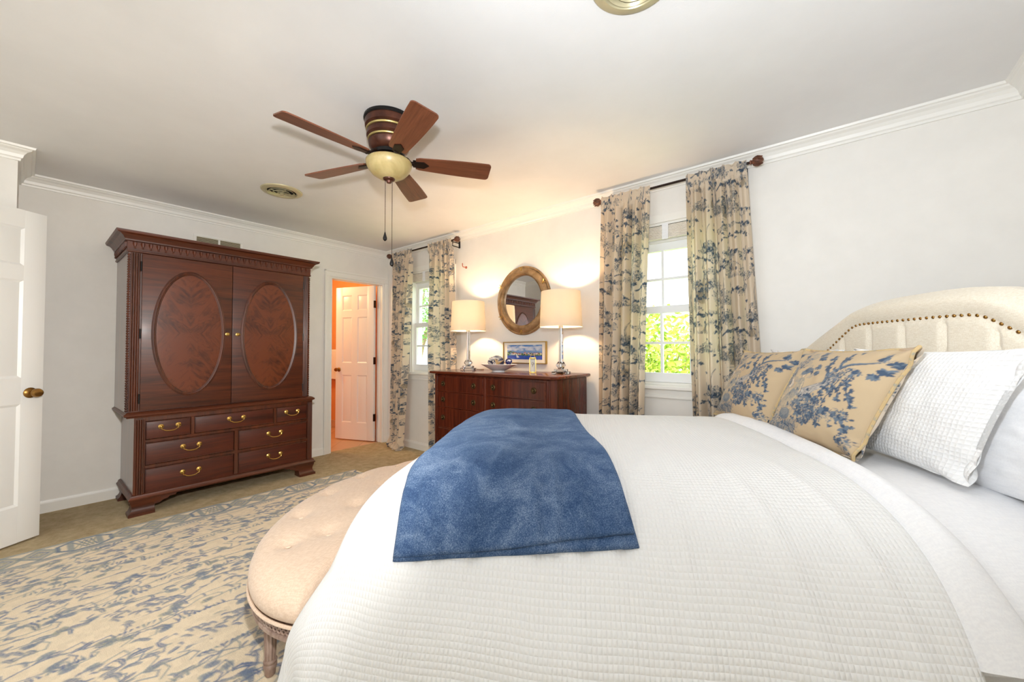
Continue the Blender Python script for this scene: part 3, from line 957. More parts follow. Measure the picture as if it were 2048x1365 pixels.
# ------------------------------------------------------------------ windows
def window(n, xc, hw):
    w = thing('window_%d' % n, None, None, (xc, 0, 0), kind='structure')
    fr = MB()
    # lining of the opening, stops and interior casing
    fr.box(-hw, -hw + 0.02, 0.0, 0.15, ZB, ZT).box(hw - 0.02, hw, 0.0, 0.15, ZB, ZT).box(-hw + 0.02, hw - 0.02, 0.0, 0.15, ZT - 0.02, ZT).box(-hw + 0.02, hw - 0.02, 0.03, 0.15, ZB, ZB + 0.02)
    fr.box(-hw + 0.02, hw - 0.02, 0.05, 0.13, 1.985, ZT - 0.02)
    for s in (-1, 1):
        a, b = sorted((s * (hw - 0.004), s * (hw + 0.062)))
        fr.box(a, b, -0.016, 0, ZB + 0.0, ZT + 0.056, 0.004)
    fr.box(-hw - 0.062, hw + 0.062, -0.018, 0, ZT - 0.004, ZT + 0.056, 0.004)
    part('frame', fr, M_TRIM, w)
    sl = MB().box(-hw - 0.10, hw + 0.10, -0.055, 0.03, ZB - 0.026, ZB + 0.002, 0.008, 3)
    part('sill', sl, M_TRIM, w)
    ap = MB().box(-hw - 0.07, hw + 0.07, -0.014, 0, ZB - 0.075, ZB - 0.027, 0.004).box(-hw - 0.075, hw + 0.075, -0.02, 0, ZB - 0.092, ZB - 0.072, 0.006)
    part('apron', ap, M_TRIM, w)
    gw = 0.31                                  # glass half width
    for nm, z0, z1, g0, g1, y in (('upper_sash', 1.455, 1.985, 1.50, 1.927, 0.095), ('lower_sash', 0.937, 1.505, 1.005, 1.452, 0.055)):
        sm = MB()
        a, b = y - 0.018, y + 0.018
        sm.box(-hw + 0.02, -gw, a, b, z0, z1).box(gw, hw - 0.02, a, b, z0, z1).box(-gw, gw, a, b, z0, g0).box(-gw, gw, a, b, g1, z1)
        for k in (1, 2):
            x = -gw + 2 * gw * k / 3
            sm.box(x - 0.009, x + 0.009, a + 0.006, b - 0.006, g0, g1)
        zz = (g0 + g1) / 2
        sm.box(-gw, gw, a + 0.0075, b - 0.0075, zz - 0.009, zz + 0.009)
        so = part(nm, sm, M_VINYL, w)
        part('pane', MB().box(-gw, gw, y - 0.002, y + 0.002, g0, g1), M_GLASS, so)
    return w


for n, (xc, hw) in enumerate(WIN):
    window(n + 1, xc, hw)

# ------------------------------------------------------------------ panelled doors
def door_leaf(w, h, t):
    mb = MB()
    s, ml = 0.105, 0.09
    zr = [(0, 0.22), (0.84, 1.0), (1.60, 1.69), (h - 0.11, h)]
    rec = 0.008
    mb.box(s, w - s, rec, t - rec, 0.05, h - 0.05)
    mb.box(0, s, 0, t, 0, h, 0.002).box(w - s, w, 0, t, 0, h, 0.002)
    for a, b in zr:
        mb.box(s, w - s, 0, t, a, b)
    for (a, b) in ((0.22, 0.84), (1.0, 1.60), (1.69, h - 0.11)):
        mb.box(w / 2 - ml / 2, w / 2 + ml / 2, 0, t, a, b)
        for x0, x1 in ((s, w / 2 - ml / 2), (w / 2 + ml / 2, w - s)):
            for face in (0, 1):
                y0 = rec if face == 0 else t - rec
                d = -1 if face == 0 else 1
                # sticking bead round the panel and the raised field
                e, f = 0.014, 0.045
                A = [(x0 + e, a + e), (x1 - e, a + e), (x1 - e, b - e), (x0 + e, b - e)]
                B = [(x0 + f, a + f), (x1 - f, a + f), (x1 - f, b - f), (x0 + f, b - f)]
                vs = [(x, y0, z) for x, z in A] + [(x, y0 + d * rec * 0.85, z) for x, z in B]
                mb.add(vs, [(4, 5, 6, 7)] + [(k, (k + 1) % 4, 4 + (k + 1) % 4, 4 + k) for k in range(4)])
                C = [(x0, a), (x1, a), (x1, b), (x0, b)]
                yo = 0 if face == 0 else t
                vs = [(x, yo, z) for x, z in C] + [(x, y0, z) for x, z in A]
                mb.add(vs, [(k, (k + 1) % 4, 4 + (k + 1) % 4, 4 + k) for k in range(4)])
    return mb


def knob_mesh(x, z, y, d, r=0.027):
    """door knob with rose, shank and ball, on the face y pointing in direction d"""
    prof = [(r * 1.2, 0), (r * 1.2, 0.004), (r * 0.95, 0.010), (r * 0.45, 0.014), (r * 0.42, 0.030), (r * 0.7, 0.036), (r, 0.046), (r * 1.02, 0.056), (r * 0.85, 0.066), (r * 0.4, 0.070), (0.001, 0.0705)]
    return MB().lathe(prof, 24, (x, y, z), axis='y' if d > 0 else '-y')


h1, f1 = Vector((0.965, -3.518, 0)), Vector((0.55, -2.872, 0))
dv = f1 - h1
d1 = thing('door_1', None, None, (h1.x, h1.y, 0.012), math.atan2(dv.y, dv.x), kind='structure')
WD1 = dv.length
part('leaf', door_leaf(WD1, 2.035, 0.035), M_DOOR, d1, smooth=25)
part('knob', knob_mesh(WD1 - 0.062, 0.905, 0, -1), M_BRASSD, d1, label='aged brass round knob')

d2 = thing('door_2', None, None, (-0.118, -0.098, 0.012), math.atan2(-0.225, -0.60), kind='structure')
WD2 = 0.605
part('leaf', door_leaf(WD2, 2.0, 0.035), M_DOOR, d2, smooth=25)
part('knob', knob_mesh(WD2 - 0.055, 0.91, 0.035, 1, 0.024), M_BRASSD, d2, label='aged brass round knob')
jb = MB().box(-0.12, 0.0, DY0, DY0 + 0.018, 0, DZ).box(-0.12, 0.0, DY1 - 0.018, DY1, 0, DZ).box(-0.12, 0.0, DY0 + 0.018, DY1 - 0.018, DZ - 0.018, DZ)
jb.box(-0.07, -0.055, DY0 + 0.018, DY0 + 0.03, 0, DZ - 0.018).box(-0.07, -0.055, DY1 - 0.03, DY1 - 0.018, 0, DZ - 0.018)
st('trim_8', jb, M_TRIM, smooth=None)
for z in (0.30, 1.03, 1.76):
    hm = MB().box(-0.003, 0.004, -0.004, 0.036, z - 0.045, z + 0.045).tube([(-0.006, 0.040, z - 0.046), (-0.006, 0.040, z + 0.046)], 0.007, 8)
    hm.box(-0.030, -0.002, 0.036, 0.041, z - 0.045, z + 0.045)
    part('hinge', hm, M_HINGE, d2, label='dark bronze butt hinge')

# ------------------------------------------------------------------ bathroom beyond the door
M_TILE = mat('terracotta_floor_tile', srgb(214, 170, 128), 0.35)
N, L, b = nodes(M_TILE)
tc = N.new('ShaderNodeTexCoord'); mp = N.new('ShaderNodeMapping'); mp.inputs['Rotation'].default_value = (0, 0, PI / 4)
br = N.new('ShaderNodeTexBrick'); br.offset = 0; br.inputs['Scale'].default_value = 1.0
br.inputs['Brick Width'].default_value = 0.3; br.inputs['Row Height'].default_value = 0.3; br.inputs['Mortar Size'].default_value = 0.006
br.inputs['Color1'].default_value = srgb(214, 176, 140); br.inputs['Color2'].default_value = srgb(206, 166, 128); br.inputs['Mortar'].default_value = srgb(186, 150, 116)
L.new(tc.outputs['Object'], mp.inputs[0]); L.new(mp.outputs[0], br.inputs[0]); L.new(br.outputs[0], b.inputs['Base Color'])
BXW = -1.9
st('floor_bathroom', MB().box(BXW - 0.1, -0.06, -1.9, 0.16, -0.12, -0.002), M_TILE, smooth=None)
st('ceiling_bathroom', MB().box(BXW - 0.1, -0.12, -1.9, 0.16, CZ, CZ + 0.1), M_BATHWALL, smooth=None)
st('wall_bathroom_west', MB().box(BXW - 0.1, BXW, -1.9, 0.16, 0, CZ), M_BATHWALL, smooth=None)
st('wall_bathroom_north', MB().box(BXW, -0.12, 0.04, 0.16, 0, CZ), M_BATHWALL, smooth=None)
st('wall_bathroom_south', MB().box(BXW, -0.12, -1.9, -1.8, 0, CZ), M_BATHWALL, smooth=None)
st('wall_bathroom_east', MB().box(-0.13, -0.121, -1.8, DY0 - 0.05, 0, CZ).box(-0.13, -0.121, DY1, 0.04, 0, CZ).box(-0.13, -0.121, DY0 - 0.05, DY1, DZ + 0.06, CZ), M_BATHWALL, smooth=None)
st('baseboard_bathroom', MB().box(BXW, BXW + 0.012, -1.8, 0.04, 0, 0.11, 0.003).box(BXW + 0.012, -0.13, 0.028, 0.04, 0, 0.11, 0.003), M_TILE, smooth=None)
lamp('bathroom_lamp', 'POINT', (-1.0, -1.1, 2.2), 27, (0.98, 1.0, 0.55), 0.12)

# ------------------------------------------------------------------ garden outside
M_LAWN = noise_color(mat('lawn_grass', rough=0.95), srgb(150, 172, 110), srgb(190, 204, 150), 3, detail=8)
st('ground', MB().box(-14, 14, 0.3, 22, -0.6, -0.5), M_LAWN, smooth=None)


def leaf_mat(name, c1, c2):
    m = mat(name, c1, 0.6)
    N, L, b = nodes(m)
    oi = N.new('ShaderNodeTexCoord'); nz = N.new('ShaderNodeTexNoise'); nz.inputs['Scale'].default_value = 5
    cr = N.new('ShaderNodeValToRGB')
    cr.color_ramp.elements[0].position = 0.35; cr.color_ramp.elements[0].color = c1
    cr.color_ramp.elements[1].position = 0.62; cr.color_ramp.elements[1].color = c2
    L.new(oi.outputs['Object'], nz.inputs['Vector']); L.new(nz.outputs[0], cr.inputs[0]); L.new(cr.outputs[0], b.inputs['Base Color'])
    tr = N.new('ShaderNodeBsdfTranslucent'); mx = N.new('ShaderNodeMixShader'); mx.inputs[0].default_value = 0.4
    L.new(cr.outputs[0], tr.inputs[0]); L.new(b.outputs[0], mx.inputs[1]); L.new(tr.outputs[0], mx.inputs[2])
    L.new(mx.outputs[0], N['Material Output'].inputs[0])
    return m


M_LEAF = leaf_mat('spring_green_leaves', srgb(124, 158, 56), srgb(204, 212, 104))
M_LEAFD = leaf_mat('mid_green_leaves', srgb(84, 130, 66), srgb(150, 184, 112))
M_BARK = mat('shrub_bark', srgb(150, 128, 108), 0.9)


def shrub(name, label, cat, loc, rx, ry, h, n, m, seed, stem=0.03, low=0.1):
    r = random.Random(seed)
    t = thing(name, label, cat, loc)
    st_ = MB()
    tips = []
    for k in range(7):
        a = 2 * PI * k / 7 + r.uniform(-.3, .3)
        q = r.uniform(.3, .8)
        p = [(0.1 * math.cos(a), 0.1 * math.sin(a), 0), (rx * q * .5 * math.cos(a), ry * q * .5 * math.sin(a), h * .4), (rx * q * math.cos(a), ry * q * math.sin(a), h * r.uniform(.7, .95))]
        st_.tube(p, [stem, stem * .7, stem * .25], 6)
    part('branches', st_, M_BARK, t)
    lf = MB()
    for _ in range(n):
        a = r.uniform(0, 2 * PI); q = r.random() ** 0.45; zz = r.uniform(-1, 1)
        rr = math.sqrt(max(0, 1 - zz * zz)) * q
        c = Vector((rx * rr * math.cos(a), ry * rr * math.sin(a), h * (low + (1 - low) * (0.5 + 0.5 * zz * q)) ))
        d = Vector((r.uniform(-1, 1), r.uniform(-1, 1), r.uniform(-.8, .8))).normalized()
        e = d.cross(Vector((r.uniform(-1, 1), r.uniform(-1, 1), r.uniform(-1, 1)))).normalized()
        l, w = r.uniform(.05, .09), r.uniform(.022, .036)
        lf.add([c - d * l, c + e * w, c + d * l, c - e * w], [(0, 1, 2, 3)])
    part('foliage', lf, m, t, smooth=None)
    return t


shrub('garden_shrub', 'leafy yellow-green shrub outside the window nearest the bed', 'shrub', (2.1, 3.6, -0.5), 1.25, 1.0, 2.45, 3600, M_LEAF, 1)
shrub('garden_tree', 'broad green tree outside the window by the bathroom door', 'tree', (-6.6, 5.2, -0.5), 1.7, 1.4, 4.6, 3000, M_LEAFD, 3, 0.07, 0.35)

# ================================================================== ARMOIRE
def ogee_foot(mb, x, y, sx, sy, h=0.115, w=0.15, front=True, block=True):
    """bracket foot with an ogee outline; sx, sy = outward signs"""
    prof = [(0.024, 0.0), (0.024, 0.020), (0.016, 0.026), (0.008, 0.040), (0.004, 0.055), (0.006, 0.072), (0.014, 0.095), (0.016, h)]
    vs = []
    for o, z in prof:
        inner = 0.118 if z < 0.07 else w
        a0, a1 = x + sx * o, x - sx * inner
        b0, b1 = y + sy * o, y - sy * 0.085
        vs += [(a0, b0, z), (a1, b0, z), (a1, b1, z), (a0, b1, z)]
    n = len(prof)
    fs = [(i * 4 + k, i * 4 + (k + 1) % 4, i * 4 + 4 + (k + 1) % 4, i * 4 + 4 + k) for i in range(n - 1) for k in range(4)]
    fs += [(3, 2, 1, 0), tuple((n - 1) * 4 + k for k in range(4))]
    if block:
        mb.add(vs, fs)
    if front:      # scalloped bracket running along the front
        pl = [(0, h), (0, 0.06), (0.03, 0.062), (0.05, 0.078), (0.075, 0.082), (0.085, 0.094), (0.12, 0.096), (0.13, h)]
        pts = [(x - sx * (0.116 + p), z) for p, z in pl]
        mb.prism(pts, 'y', y + sy * 0.008, y - sy * 0.014)
    else:
        pl = [(0, h), (0, 0.06), (0.03, 0.062), (0.05, 0.078), (0.09, 0.09), (0.10, h)]
        pts = [(y - sy * (0.083 + p), z) for p, z in pl]
        mb.prism(pts, 'x', x + sx * 0.008, x - sx * 0.014)


def bail_handle(x, z, y, w=0.10):
    mb = MB()
    for s in (-1, 1):
        mb.lathe([(0.017, 0), (0.017, 0.003), (0.011, 0.006), (0.006, 0.008), (0.007, 0.016), (0.004, 0.020), (0.0005, 0.021)], 16, (x + s * w / 2, y, z), axis='-y')
    pts = []
    for k in range(17):
        t = k / 16
        a = PI * t
        cx = -math.cos(a)
        px = x + cx * w / 2 * (0.78 if 0.12 < t < 0.88 else 0.98)
        pz = z - 0.034 * (math.sin(a) ** 0.35)
        pts.append((px, y - 0.018 - 0.006 * math.sin(a), pz))
    mb.tube(pts, [0.0028 + 0.0012 * math.sin(PI * k / 16) for k in range(17)], 8)
    return mb


A = thing('armoire', 'tall dark mahogany armoire with two oval panelled doors over seven drawers', 'wardrobe', (0.018, -1.85, 0), PI / 2)
LX0, LX1, UX0, UX1 = -0.602, 0.638, -0.645, 0.606
LF, UF = -0.580, -0.560
mb = MB().box(LX0, LX1, LF + 0.018, 0, 0.115, 0.695)
# front frame of the drawer section
def rails(x0, x1, z0, z1):
    mb.box(x0, x1, LF, LF + 0.02, z0, z1, 0.0015, 1)
rails(LX0, -0.541, 0.115, 0.695); rails(0.593, LX1, 0.115, 0.695)
rails(-0.541, 0.593, 0.115, 0.142); rails(-0.541, 0.593, 0.322, 0.345); rails(-0.541, 0.593, 0.508, 0.530); rails(-0.541, 0.593, 0.665, 0.695)
rails(0.008, 0.036, 0.142, 0.322); rails(0.008, 0.036, 0.345, 0.508); rails(-0.279, -0.258, 0.530, 0.665); rails(0.304, 0.325, 0.530, 0.665)
part('lower_case', mb, M_MAHS, A)
for x0, x1, yp, z0, z1 in ((LX0 + 0.004, -0.548, LF - 0.001, 0.135, 0.680), (0.598, LX1 - 0.004, LF - 0.001, 0.135, 0.680), (UX0 + 0.012, -0.582, UF - 0.004, 0.745, 1.882), (0.552, UX1 - 0.010, UF - 0.004, 0.745, 1.882)):
    pm = MB()
    for k in range(4):
        x = x0 + (x1 - x0) * (k + .5) / 4
        pm.tube([(x, yp, z0), (x, yp, z1)], (x1 - x0) / 8 * 1.04, 8)
    part('fluted_pilaster', pm, M_MAH, A)
for x in (UX0 + 0.002, UX1 - 0.002):
    bd = MB()
    for k in range(64):
        bd.sphere((x, UF - 0.003, 0.75 + k * 0.0177), 0.0092, 6, 4)
    part('beading', bd, M_MAH, A)
part('upper_case', MB().box(UX0, UX1, UF, 0, 0.735, 1.90).box(UX0, -0.577, UF - 0.004, UF + 0.01, 0.735, 1.885).box(0.547, UX1, UF - 0.004, UF + 0.01, 0.735, 1.885), M_MAHS, A)
part('waist_molding', MB().mitre([(0.0, 0.695), (0.008, 0.695), (0.012, 0.704), (0.024, 0.710), (0.026, 0.722), (0.016, 0.730), (0.006, 0.737), (-0.05, 0.737), (-0.05, 0.695)], min(LX0, UX0) + 0.012, max(LX1, UX1) - 0.012, LF + 0.004, 0), M_MAHX, A)
part('base_molding', MB().mitre([(0.022, 0.112), (0.024, 0.122), (0.016, 0.130), (0.012, 0.144), (0.002, 0.150), (-0.05, 0.150), (-0.05, 0.112)], LX0, LX1, LF, 0), M_MAHX, A)
cor = MB().mitre([(0.004, 1.885), (0.012, 1.890), (0.012, 1.897), (0.008, 1.900), (0.008, 1.962), (0.020, 1.966), (0.022, 1.976), (0.028, 1.982), (0.032, 1.992), (0.046, 2.006), (0.064, 2.012), (0.068, 2.020), (0.070, 2.030), (-0.1, 2.030), (-0.1, 1.885)], UX0, UX1, UF, 0)
cor.box(UX0, UX1, UF, 0, 1.90, 2.025)
part('cornice', cor, M_MAHX, A, smooth=25)
dn = MB()
def drop(px, py, nx, ny):
    """one pendant drop of the arcade"""
    tx, ty = -ny, nx
    vs = []
    for wd, o, z in ((0.012, 0.012, 1.958), (0.012, 0.012, 1.945), (0.005, 0.009, 1.926)):
        vs += [(px + tx * wd, py + ty * wd, z), (px + tx * wd * .4 + nx * o, py + ty * wd * .4 + ny * o, z), (px - tx * wd * .4 + nx * o, py - ty * wd * .4 + ny * o, z), (px - tx * wd, py - ty * wd, z)]
    dn.add(vs, [(i * 4 + k, i * 4 + k + 1, i * 4 + 5 + k, i * 4 + 4 + k) for i in range(2) for k in range(3)] + [(8, 9, 10, 11), (3, 2, 1, 0)])
    dn.sphere((px + nx * 0.005, py + ny * 0.005, 1.919), 0.0065, 8, 5)
nd = 29
for k in range(nd):
    drop(UX0 + 0.01 + (UX1 - UX0 - 0.02) * (k + .5) / nd, UF - 0.008, 0, -1)
part('dentil_molding', dn, M_MAHX, A)
for sx, x in ((-1, UX0 - 0.008), (1, UX1 + 0.008)):
    dn = MB()
    for k in range(13):
        drop(x, UF - UF * (k + .5) / 13, sx, 0)
    part('dentil_molding', dn, M_MAHX, A)
for sx, x in ((-1, LX0), (1, LX1)):
    f = MB(); ogee_foot(f, x, LF, sx, -1, front=True); ogee_foot(f, x, LF, sx, -1, front=False, block=False)
    part('foot', f, M_MAHX, A)
    f = MB(); ogee_foot(f, x, -0.02, sx, 1, front=False)
    part('foot', f, M_MAHX, A)
for (x0, x1, xc, kx, hx) in ((-0.573, -0.0215, -0.293, -0.052, -0.577), (-0.0175, 0.544, 0.268, 0.020, 0.548)):
    d = part('door', MB().box(x0, x1, UF - 0.020, UF - 0.002, 0.745, 1.882, 0.003), M_MAHX, A)
    ov = MB(); n = 72
    for r, rad, yy in ((1.0, 0.0095, -0.0205), (0.955, 0.006, -0.0205), (1.04, 0.005, -0.020)):
        ov.tube([(xc + 0.214 * r * math.cos(2 * PI * k / n), UF + yy, 1.31 + 0.466 * r ** 0.5 * math.sin(2 * PI * k / n)) for k in range(n)], rad, 8, closed=True)
    part('oval_molding', ov, M_MAH, d)
    pn = MB().lathe([(1.0, 0), (1.0, 0.0035), (0.9, 0.0045), (0.001, 0.005)], 72, (xc, UF - 0.0195, 1.31), axis='-y', sx=0.206, sy=0.456)
    part('oval_panel', pn, M_FLAME, d, origin=(xc, UF - 0.02, 1.31))
    kb = MB().lathe([(0.014, 0), (0.014, 0.002), (0.006, 0.004), (0.005, 0.012), (0.012, 0.016), (0.013, 0.022), (0.008, 0.027), (0.001, 0.028)], 16, (kx, UF - 0.020, 1.312), axis='-y')
    part('knob', kb, M_BRASS, d, label='small round brass knob')
    for z in (0.83, 1.30, 1.79):
        hg = MB().tube([(hx, UF - 0.012, z - 0.035), (hx, UF - 0.012, z + 0.035)], 0.006, 8)
        part('hinge', hg, M_BLACK, d, label='black barrel hinge')
for (x0, x1, z0, z1, hx) in ((-0.541, -0.279, 0.530, 0.665, -0.405), (-0.258, 0.304, 0.530, 0.665, 0.022), (0.325, 0.593, 0.530, 0.665, 0.458),
                             (-0.541, 0.008, 0.345, 0.508, -0.275), (0.036, 0.593, 0.345, 0.508, 0.315), (-0.541, 0.008, 0.142, 0.322, -0.275), (0.036, 0.593, 0.142, 0.322, 0.315)):
    g = 0.003
    db = MB().box(x0 + g, x1 - g, LF + 0.003, LF + 0.02, z0 + g, z1 - g, 0.002)
    d = part('drawer', db, M_MAHDR, A)
    bead = MB()
    bead.tube([(x0 + g + .003, LF + 0.001, z0 + g + .003), (x1 - g - .003, LF + 0.001, z0 + g + .003), (x1 - g - .003, LF + 0.001, z1 - g - .003), (x0 + g + .003, LF + 0.001, z1 - g - .003)], 0.0035, 6, closed=True)
    part('cock_beading', bead, M_MAH, d)
    part('handle', bail_handle(hx, (z0 + z1) / 2 + 0.018, LF + 0.003), M_BRASS, d, label='brass swan-neck bail handle')

# ================================================================== DRESSER
D = thing('dresser', 'reddish cherry wood dresser between the two windows, under the lamps and round mirror', 'dresser', (2.21, -0.03, 0), 0)
TOP = 0.985
M_KNOB = mat('dark_antique_brass', srgb(92, 74, 48), 0.38, 0.9)
oct_ = lambda hw, yf, c, yb=0.0: [(-hw, yb), (-hw, yf + c), (-hw + c, yf), (hw - c, yf), (hw, yf + c), (hw, yb)]
case = MB().prism(oct_(0.683, -0.485, 0.035), 'z', 0.10, 0.953)
case.prism(oct_(0.69, -0.492, 0.035), 'z', 0.10, 0.16)
part('case', case, M_DRES, D)
tp = MB()
lev = [(0.688, -0.497, 0.040, 0.950), (0.700, -0.510, 0.042, 0.956), (0.716, -0.526, 0.044, 0.962), (0.720, -0.530, 0.045, 0.974), (0.716, -0.526, 0.044, 0.982), (0.708, -0.518, 0.044, 0.985)]
vs = []
for hw, yf, c, z in lev:
    vs += [(x, y, z) for x, y in oct_(hw, yf, c)]
fs = [(i * 6 + k, i * 6 + (k + 1) % 6, i * 6 + 6 + (k + 1) % 6, i * 6 + 6 + k) for i in range(5) for k in range(6)] + [(5, 4, 3, 2, 1, 0), tuple(30 + k for k in range(6))]
tp.add(vs, fs)
part('top', tp, M_DRESX, D, smooth=30)
for s in (-1, 1):
    ps = MB().box(*sorted((s * 0.612, s * 0.645)), -0.490, -0.470, 0.10, 0.950, 0.002)
    ps.tube([(s * 0.630, -0.489, 0.17), (s * 0.630, -0.489, 0.945)], 0.008, 8)
    part('stile', ps, M_DRES, D)
part('stile', MB().box(-0.026, 0.004, -0.489, -0.47, 0.16, 0.950, 0.002), M_DRES, D)

for s in (-1, 1):
    for y in (-0.45, -0.04):
        part('leg', MB().lathe([(0.022, 0), (0.026, 0.02), (0.034, 0.06), (0.036, 0.10)], 12, (s * 0.63, y, 0)), M_DRES, D)
for z0, z1 in ((0.800, 0.938), (0.655, 0.796), (0.470, 0.651), (0.250, 0.466)):
    for x0, x1, ka, kb_ in ((-0.608, -0.028, -0.575 + 0.0, -0.165), (0.006, 0.608, 0.115, 0.555)):
        n = 14
        pl = [(x0 + (x1 - x0) * k / n, -0.490 - 0.006 * math.sin(PI * k / n)) for k in range(n + 1)]
        dm = MB().prism(pl + [(x1, -0.48), (x0, -0.48)], 'z', z0 + 0.003, z1 - 0.003)
        dd = part('drawer', dm, M_DRES, D, smooth=30)
        bead = MB().tube([(px, py - 0.0005, zz) for px, py, zz in [(p[0], p[1], z0 + 0.004) for p in pl] + [(p[0], p[1], z1 - 0.004) for p in reversed(pl)]], 0.0032, 6, closed=True)
        part('cock_beading', bead, M_DRESX, dd)
        for kx in (x0 + 0.085, x1 - 0.105):
            kz = (z0 + z1) / 2
            yk = -0.491 - 0.004
            km = MB().lathe([(0.025, 0), (0.025, 0.003), (0.021, 0.006), (0.017, 0.004), (0.013, 0.005), (0.011, 0.012), (0.012, 0.017), (0.008, 0.021), (0.001, 0.022)], 20, (kx, yk, kz), axis='-y')
            part('knob', km, M_KNOB, dd, label='round antique brass rosette knob')

# ================================================================== TABLE LAMPS
def shade_mat():
    m = mat('white_lamp_shade', srgb(246, 241, 230), 0.8)
    N, L, b = nodes(m)
    tr = N.new('ShaderNodeBsdfTranslucent'); tr.inputs[0].default_value = srgb(252, 244, 230)
    mx = N.new('ShaderNodeMixShader'); mx.inputs[0].default_value = 0.62
    L.new(b.outputs[0], mx.inputs[1]); L.new(tr.outputs[0], mx.inputs[2]); L.new(mx.outputs[0], N['Material Output'].inputs[0])
    return m
M_SHADE = shade_mat()
M_BULB = mat('lit_bulb', (1, 1, 1, 1), 0.5)
nb = M_BULB.node_tree.nodes['Principled BSDF']
nb.inputs['Emission Color'].default_value = (1.0, 0.69, 0.40, 1); nb.inputs['Emission Strength'].default_value = 560


def table_lamp(x, y, label, cord):
    t = thing('table_lamp', label, 'lamp', (x, y, TOP), 0, 'glass column lamps on the dresser')
    bm_ = MB().box(-0.056, 0.056, -0.056, 0.056, 0.0, 0.020, 0.004).box(-0.042, 0.042, -0.042, 0.042, 0.0205, 0.040, 0.004)
    part('base', bm_, M_CRYSTAL, t, smooth=20)
    part('faceted_bulb', MB().lathe([(0.020, 0.0405), (0.040, 0.066), (0.040, 0.074), (0.024, 0.098)], 8, (0, 0, 0)), M_CRYSTAL, t, smooth=None)
    part('column', MB().lathe([(0.0205, 0.099), (0.0205, 0.392)], 6, (0, 0, 0)), M_CRYSTAL, t, smooth=None)
    part('rod', MB().lathe([(0.004, 0.042), (0.004, 0.42)], 8), M_CHROME, t)
    part('socket', MB().lathe([(0.022, 0.393), (0.022, 0.400), (0.012, 0.404), (0.012, 0.425), (0.017, 0.430), (0.017, 0.475), (0.010, 0.478)], 16), M_CHROME, t)
    part('bulb', MB().lathe([(0.011, 0.4785), (0.016, 0.490), (0.028, 0.520), (0.028, 0.540), (0.016, 0.562), (0.001, 0.566)], 16), M_BULB, t)
    sh = MB()
    prof = [(0.169, 0.377), (0.156, 0.660), (0.1545, 0.660), (0.1675, 0.377)]
    n = 48
    vs, fs = [], []
    for r, h in prof:
        vs += [(r * math.cos(2 * PI * k / n), r * math.sin(2 * PI * k / n), h) for k in range(n)]
    for i in range(4):
        for k in range(n):
            a, b = i * n + k, i * n + (k + 1) % n
            c, d = ((i + 1) % 4) * n + (k + 1) % n, ((i + 1) % 4) * n + k
            fs.append((a, b, c, d))
    sh.add(vs, fs)
    s = part('lamp_shade', sh, M_SHADE, t)
    sp = MB()
    for k in range(3):
        a = 2 * PI * k / 3
        sp.tube([(0.012 * math.cos(a), 0.012 * math.sin(a), 0.470), (0.158 * math.cos(a), 0.158 * math.sin(a), 0.600)], 0.0015, 6)
    part('spider', sp, M_CHROME, s)
    part('cord', MB().tube(cord, 0.003, 6), M_CRYSTAL if False else M_BRASSD, t)
    return t


table_lamp(2.785, -0.25, 'lit glass column lamp with white drum shade, nearer the bed on the dresser', [(0.0, 0.06, 0.006), (-0.06, 0.07, 0.005), (-0.10, 0.05, 0.004), (-0.09, 0.10, 0.004), (-0.04, 0.17, 0.004)])
table_lamp(1.735, -0.25, 'lit glass column lamp with white drum shade, beside the curtain nearest the bathroom', [(0.0, 0.06, 0.006), (0.07, 0.07, 0.005), (0.10, 0.06, 0.004), (0.09, 0.12, 0.004), (0.04, 0.17, 0.004)])

# ================================================================== MIRROR, PICTURE
Mr = thing('wall_mirror', 'oval mirror in a wide worn gold frame hung above the dresser', 'mirror', (2.222, -0.001, 1.642))
prof = [(0.320, 0.0), (0.320, 0.016), (0.313, 0.024), (0.304, 0.024), (0.300, 0.020), (0.294, 0.026), (0.272, 0.040), (0.256, 0.046), (0.246, 0.046), (0.241, 0.040), (0.239, 0.044), (0.234, 0.040), (0.232, 0.012), (0.232, 0.0)]
part('frame', MB().lathe(prof, 96, (0, 0, 0), axis='-y', sx=0.978, sy=1.015, cap=False), M_GOLDF, Mr, smooth=50)
part('mirror_glass', MB().lathe([(0.233, 0.0), (0.233, 0.014)], 96, (0, 0, 0), axis='-y', sx=0.978, sy=1.015), M_MIRROR, Mr, smooth=20)
for a in (90, 210, 270, 330, 30, 150):
    rb = MB()
    a = math.radians(a)
    cx, cz = 0.283 * math.cos(a), 0.289 * math.sin(a)
    for s in (-1, 1):
        u = (math.cos(a + s * 0.6), math.sin(a + s * 0.6))
        rb.tube([(cx - u[0] * 0.030, -0.030, cz - u[1] * 0.030), (cx, -0.042, cz), (cx + u[0] * 0.030, -0.044, cz + u[1] * 0.030)], 0.0035, 6)
    part('ribbon_ornament', rb, M_GOLD, Mr)

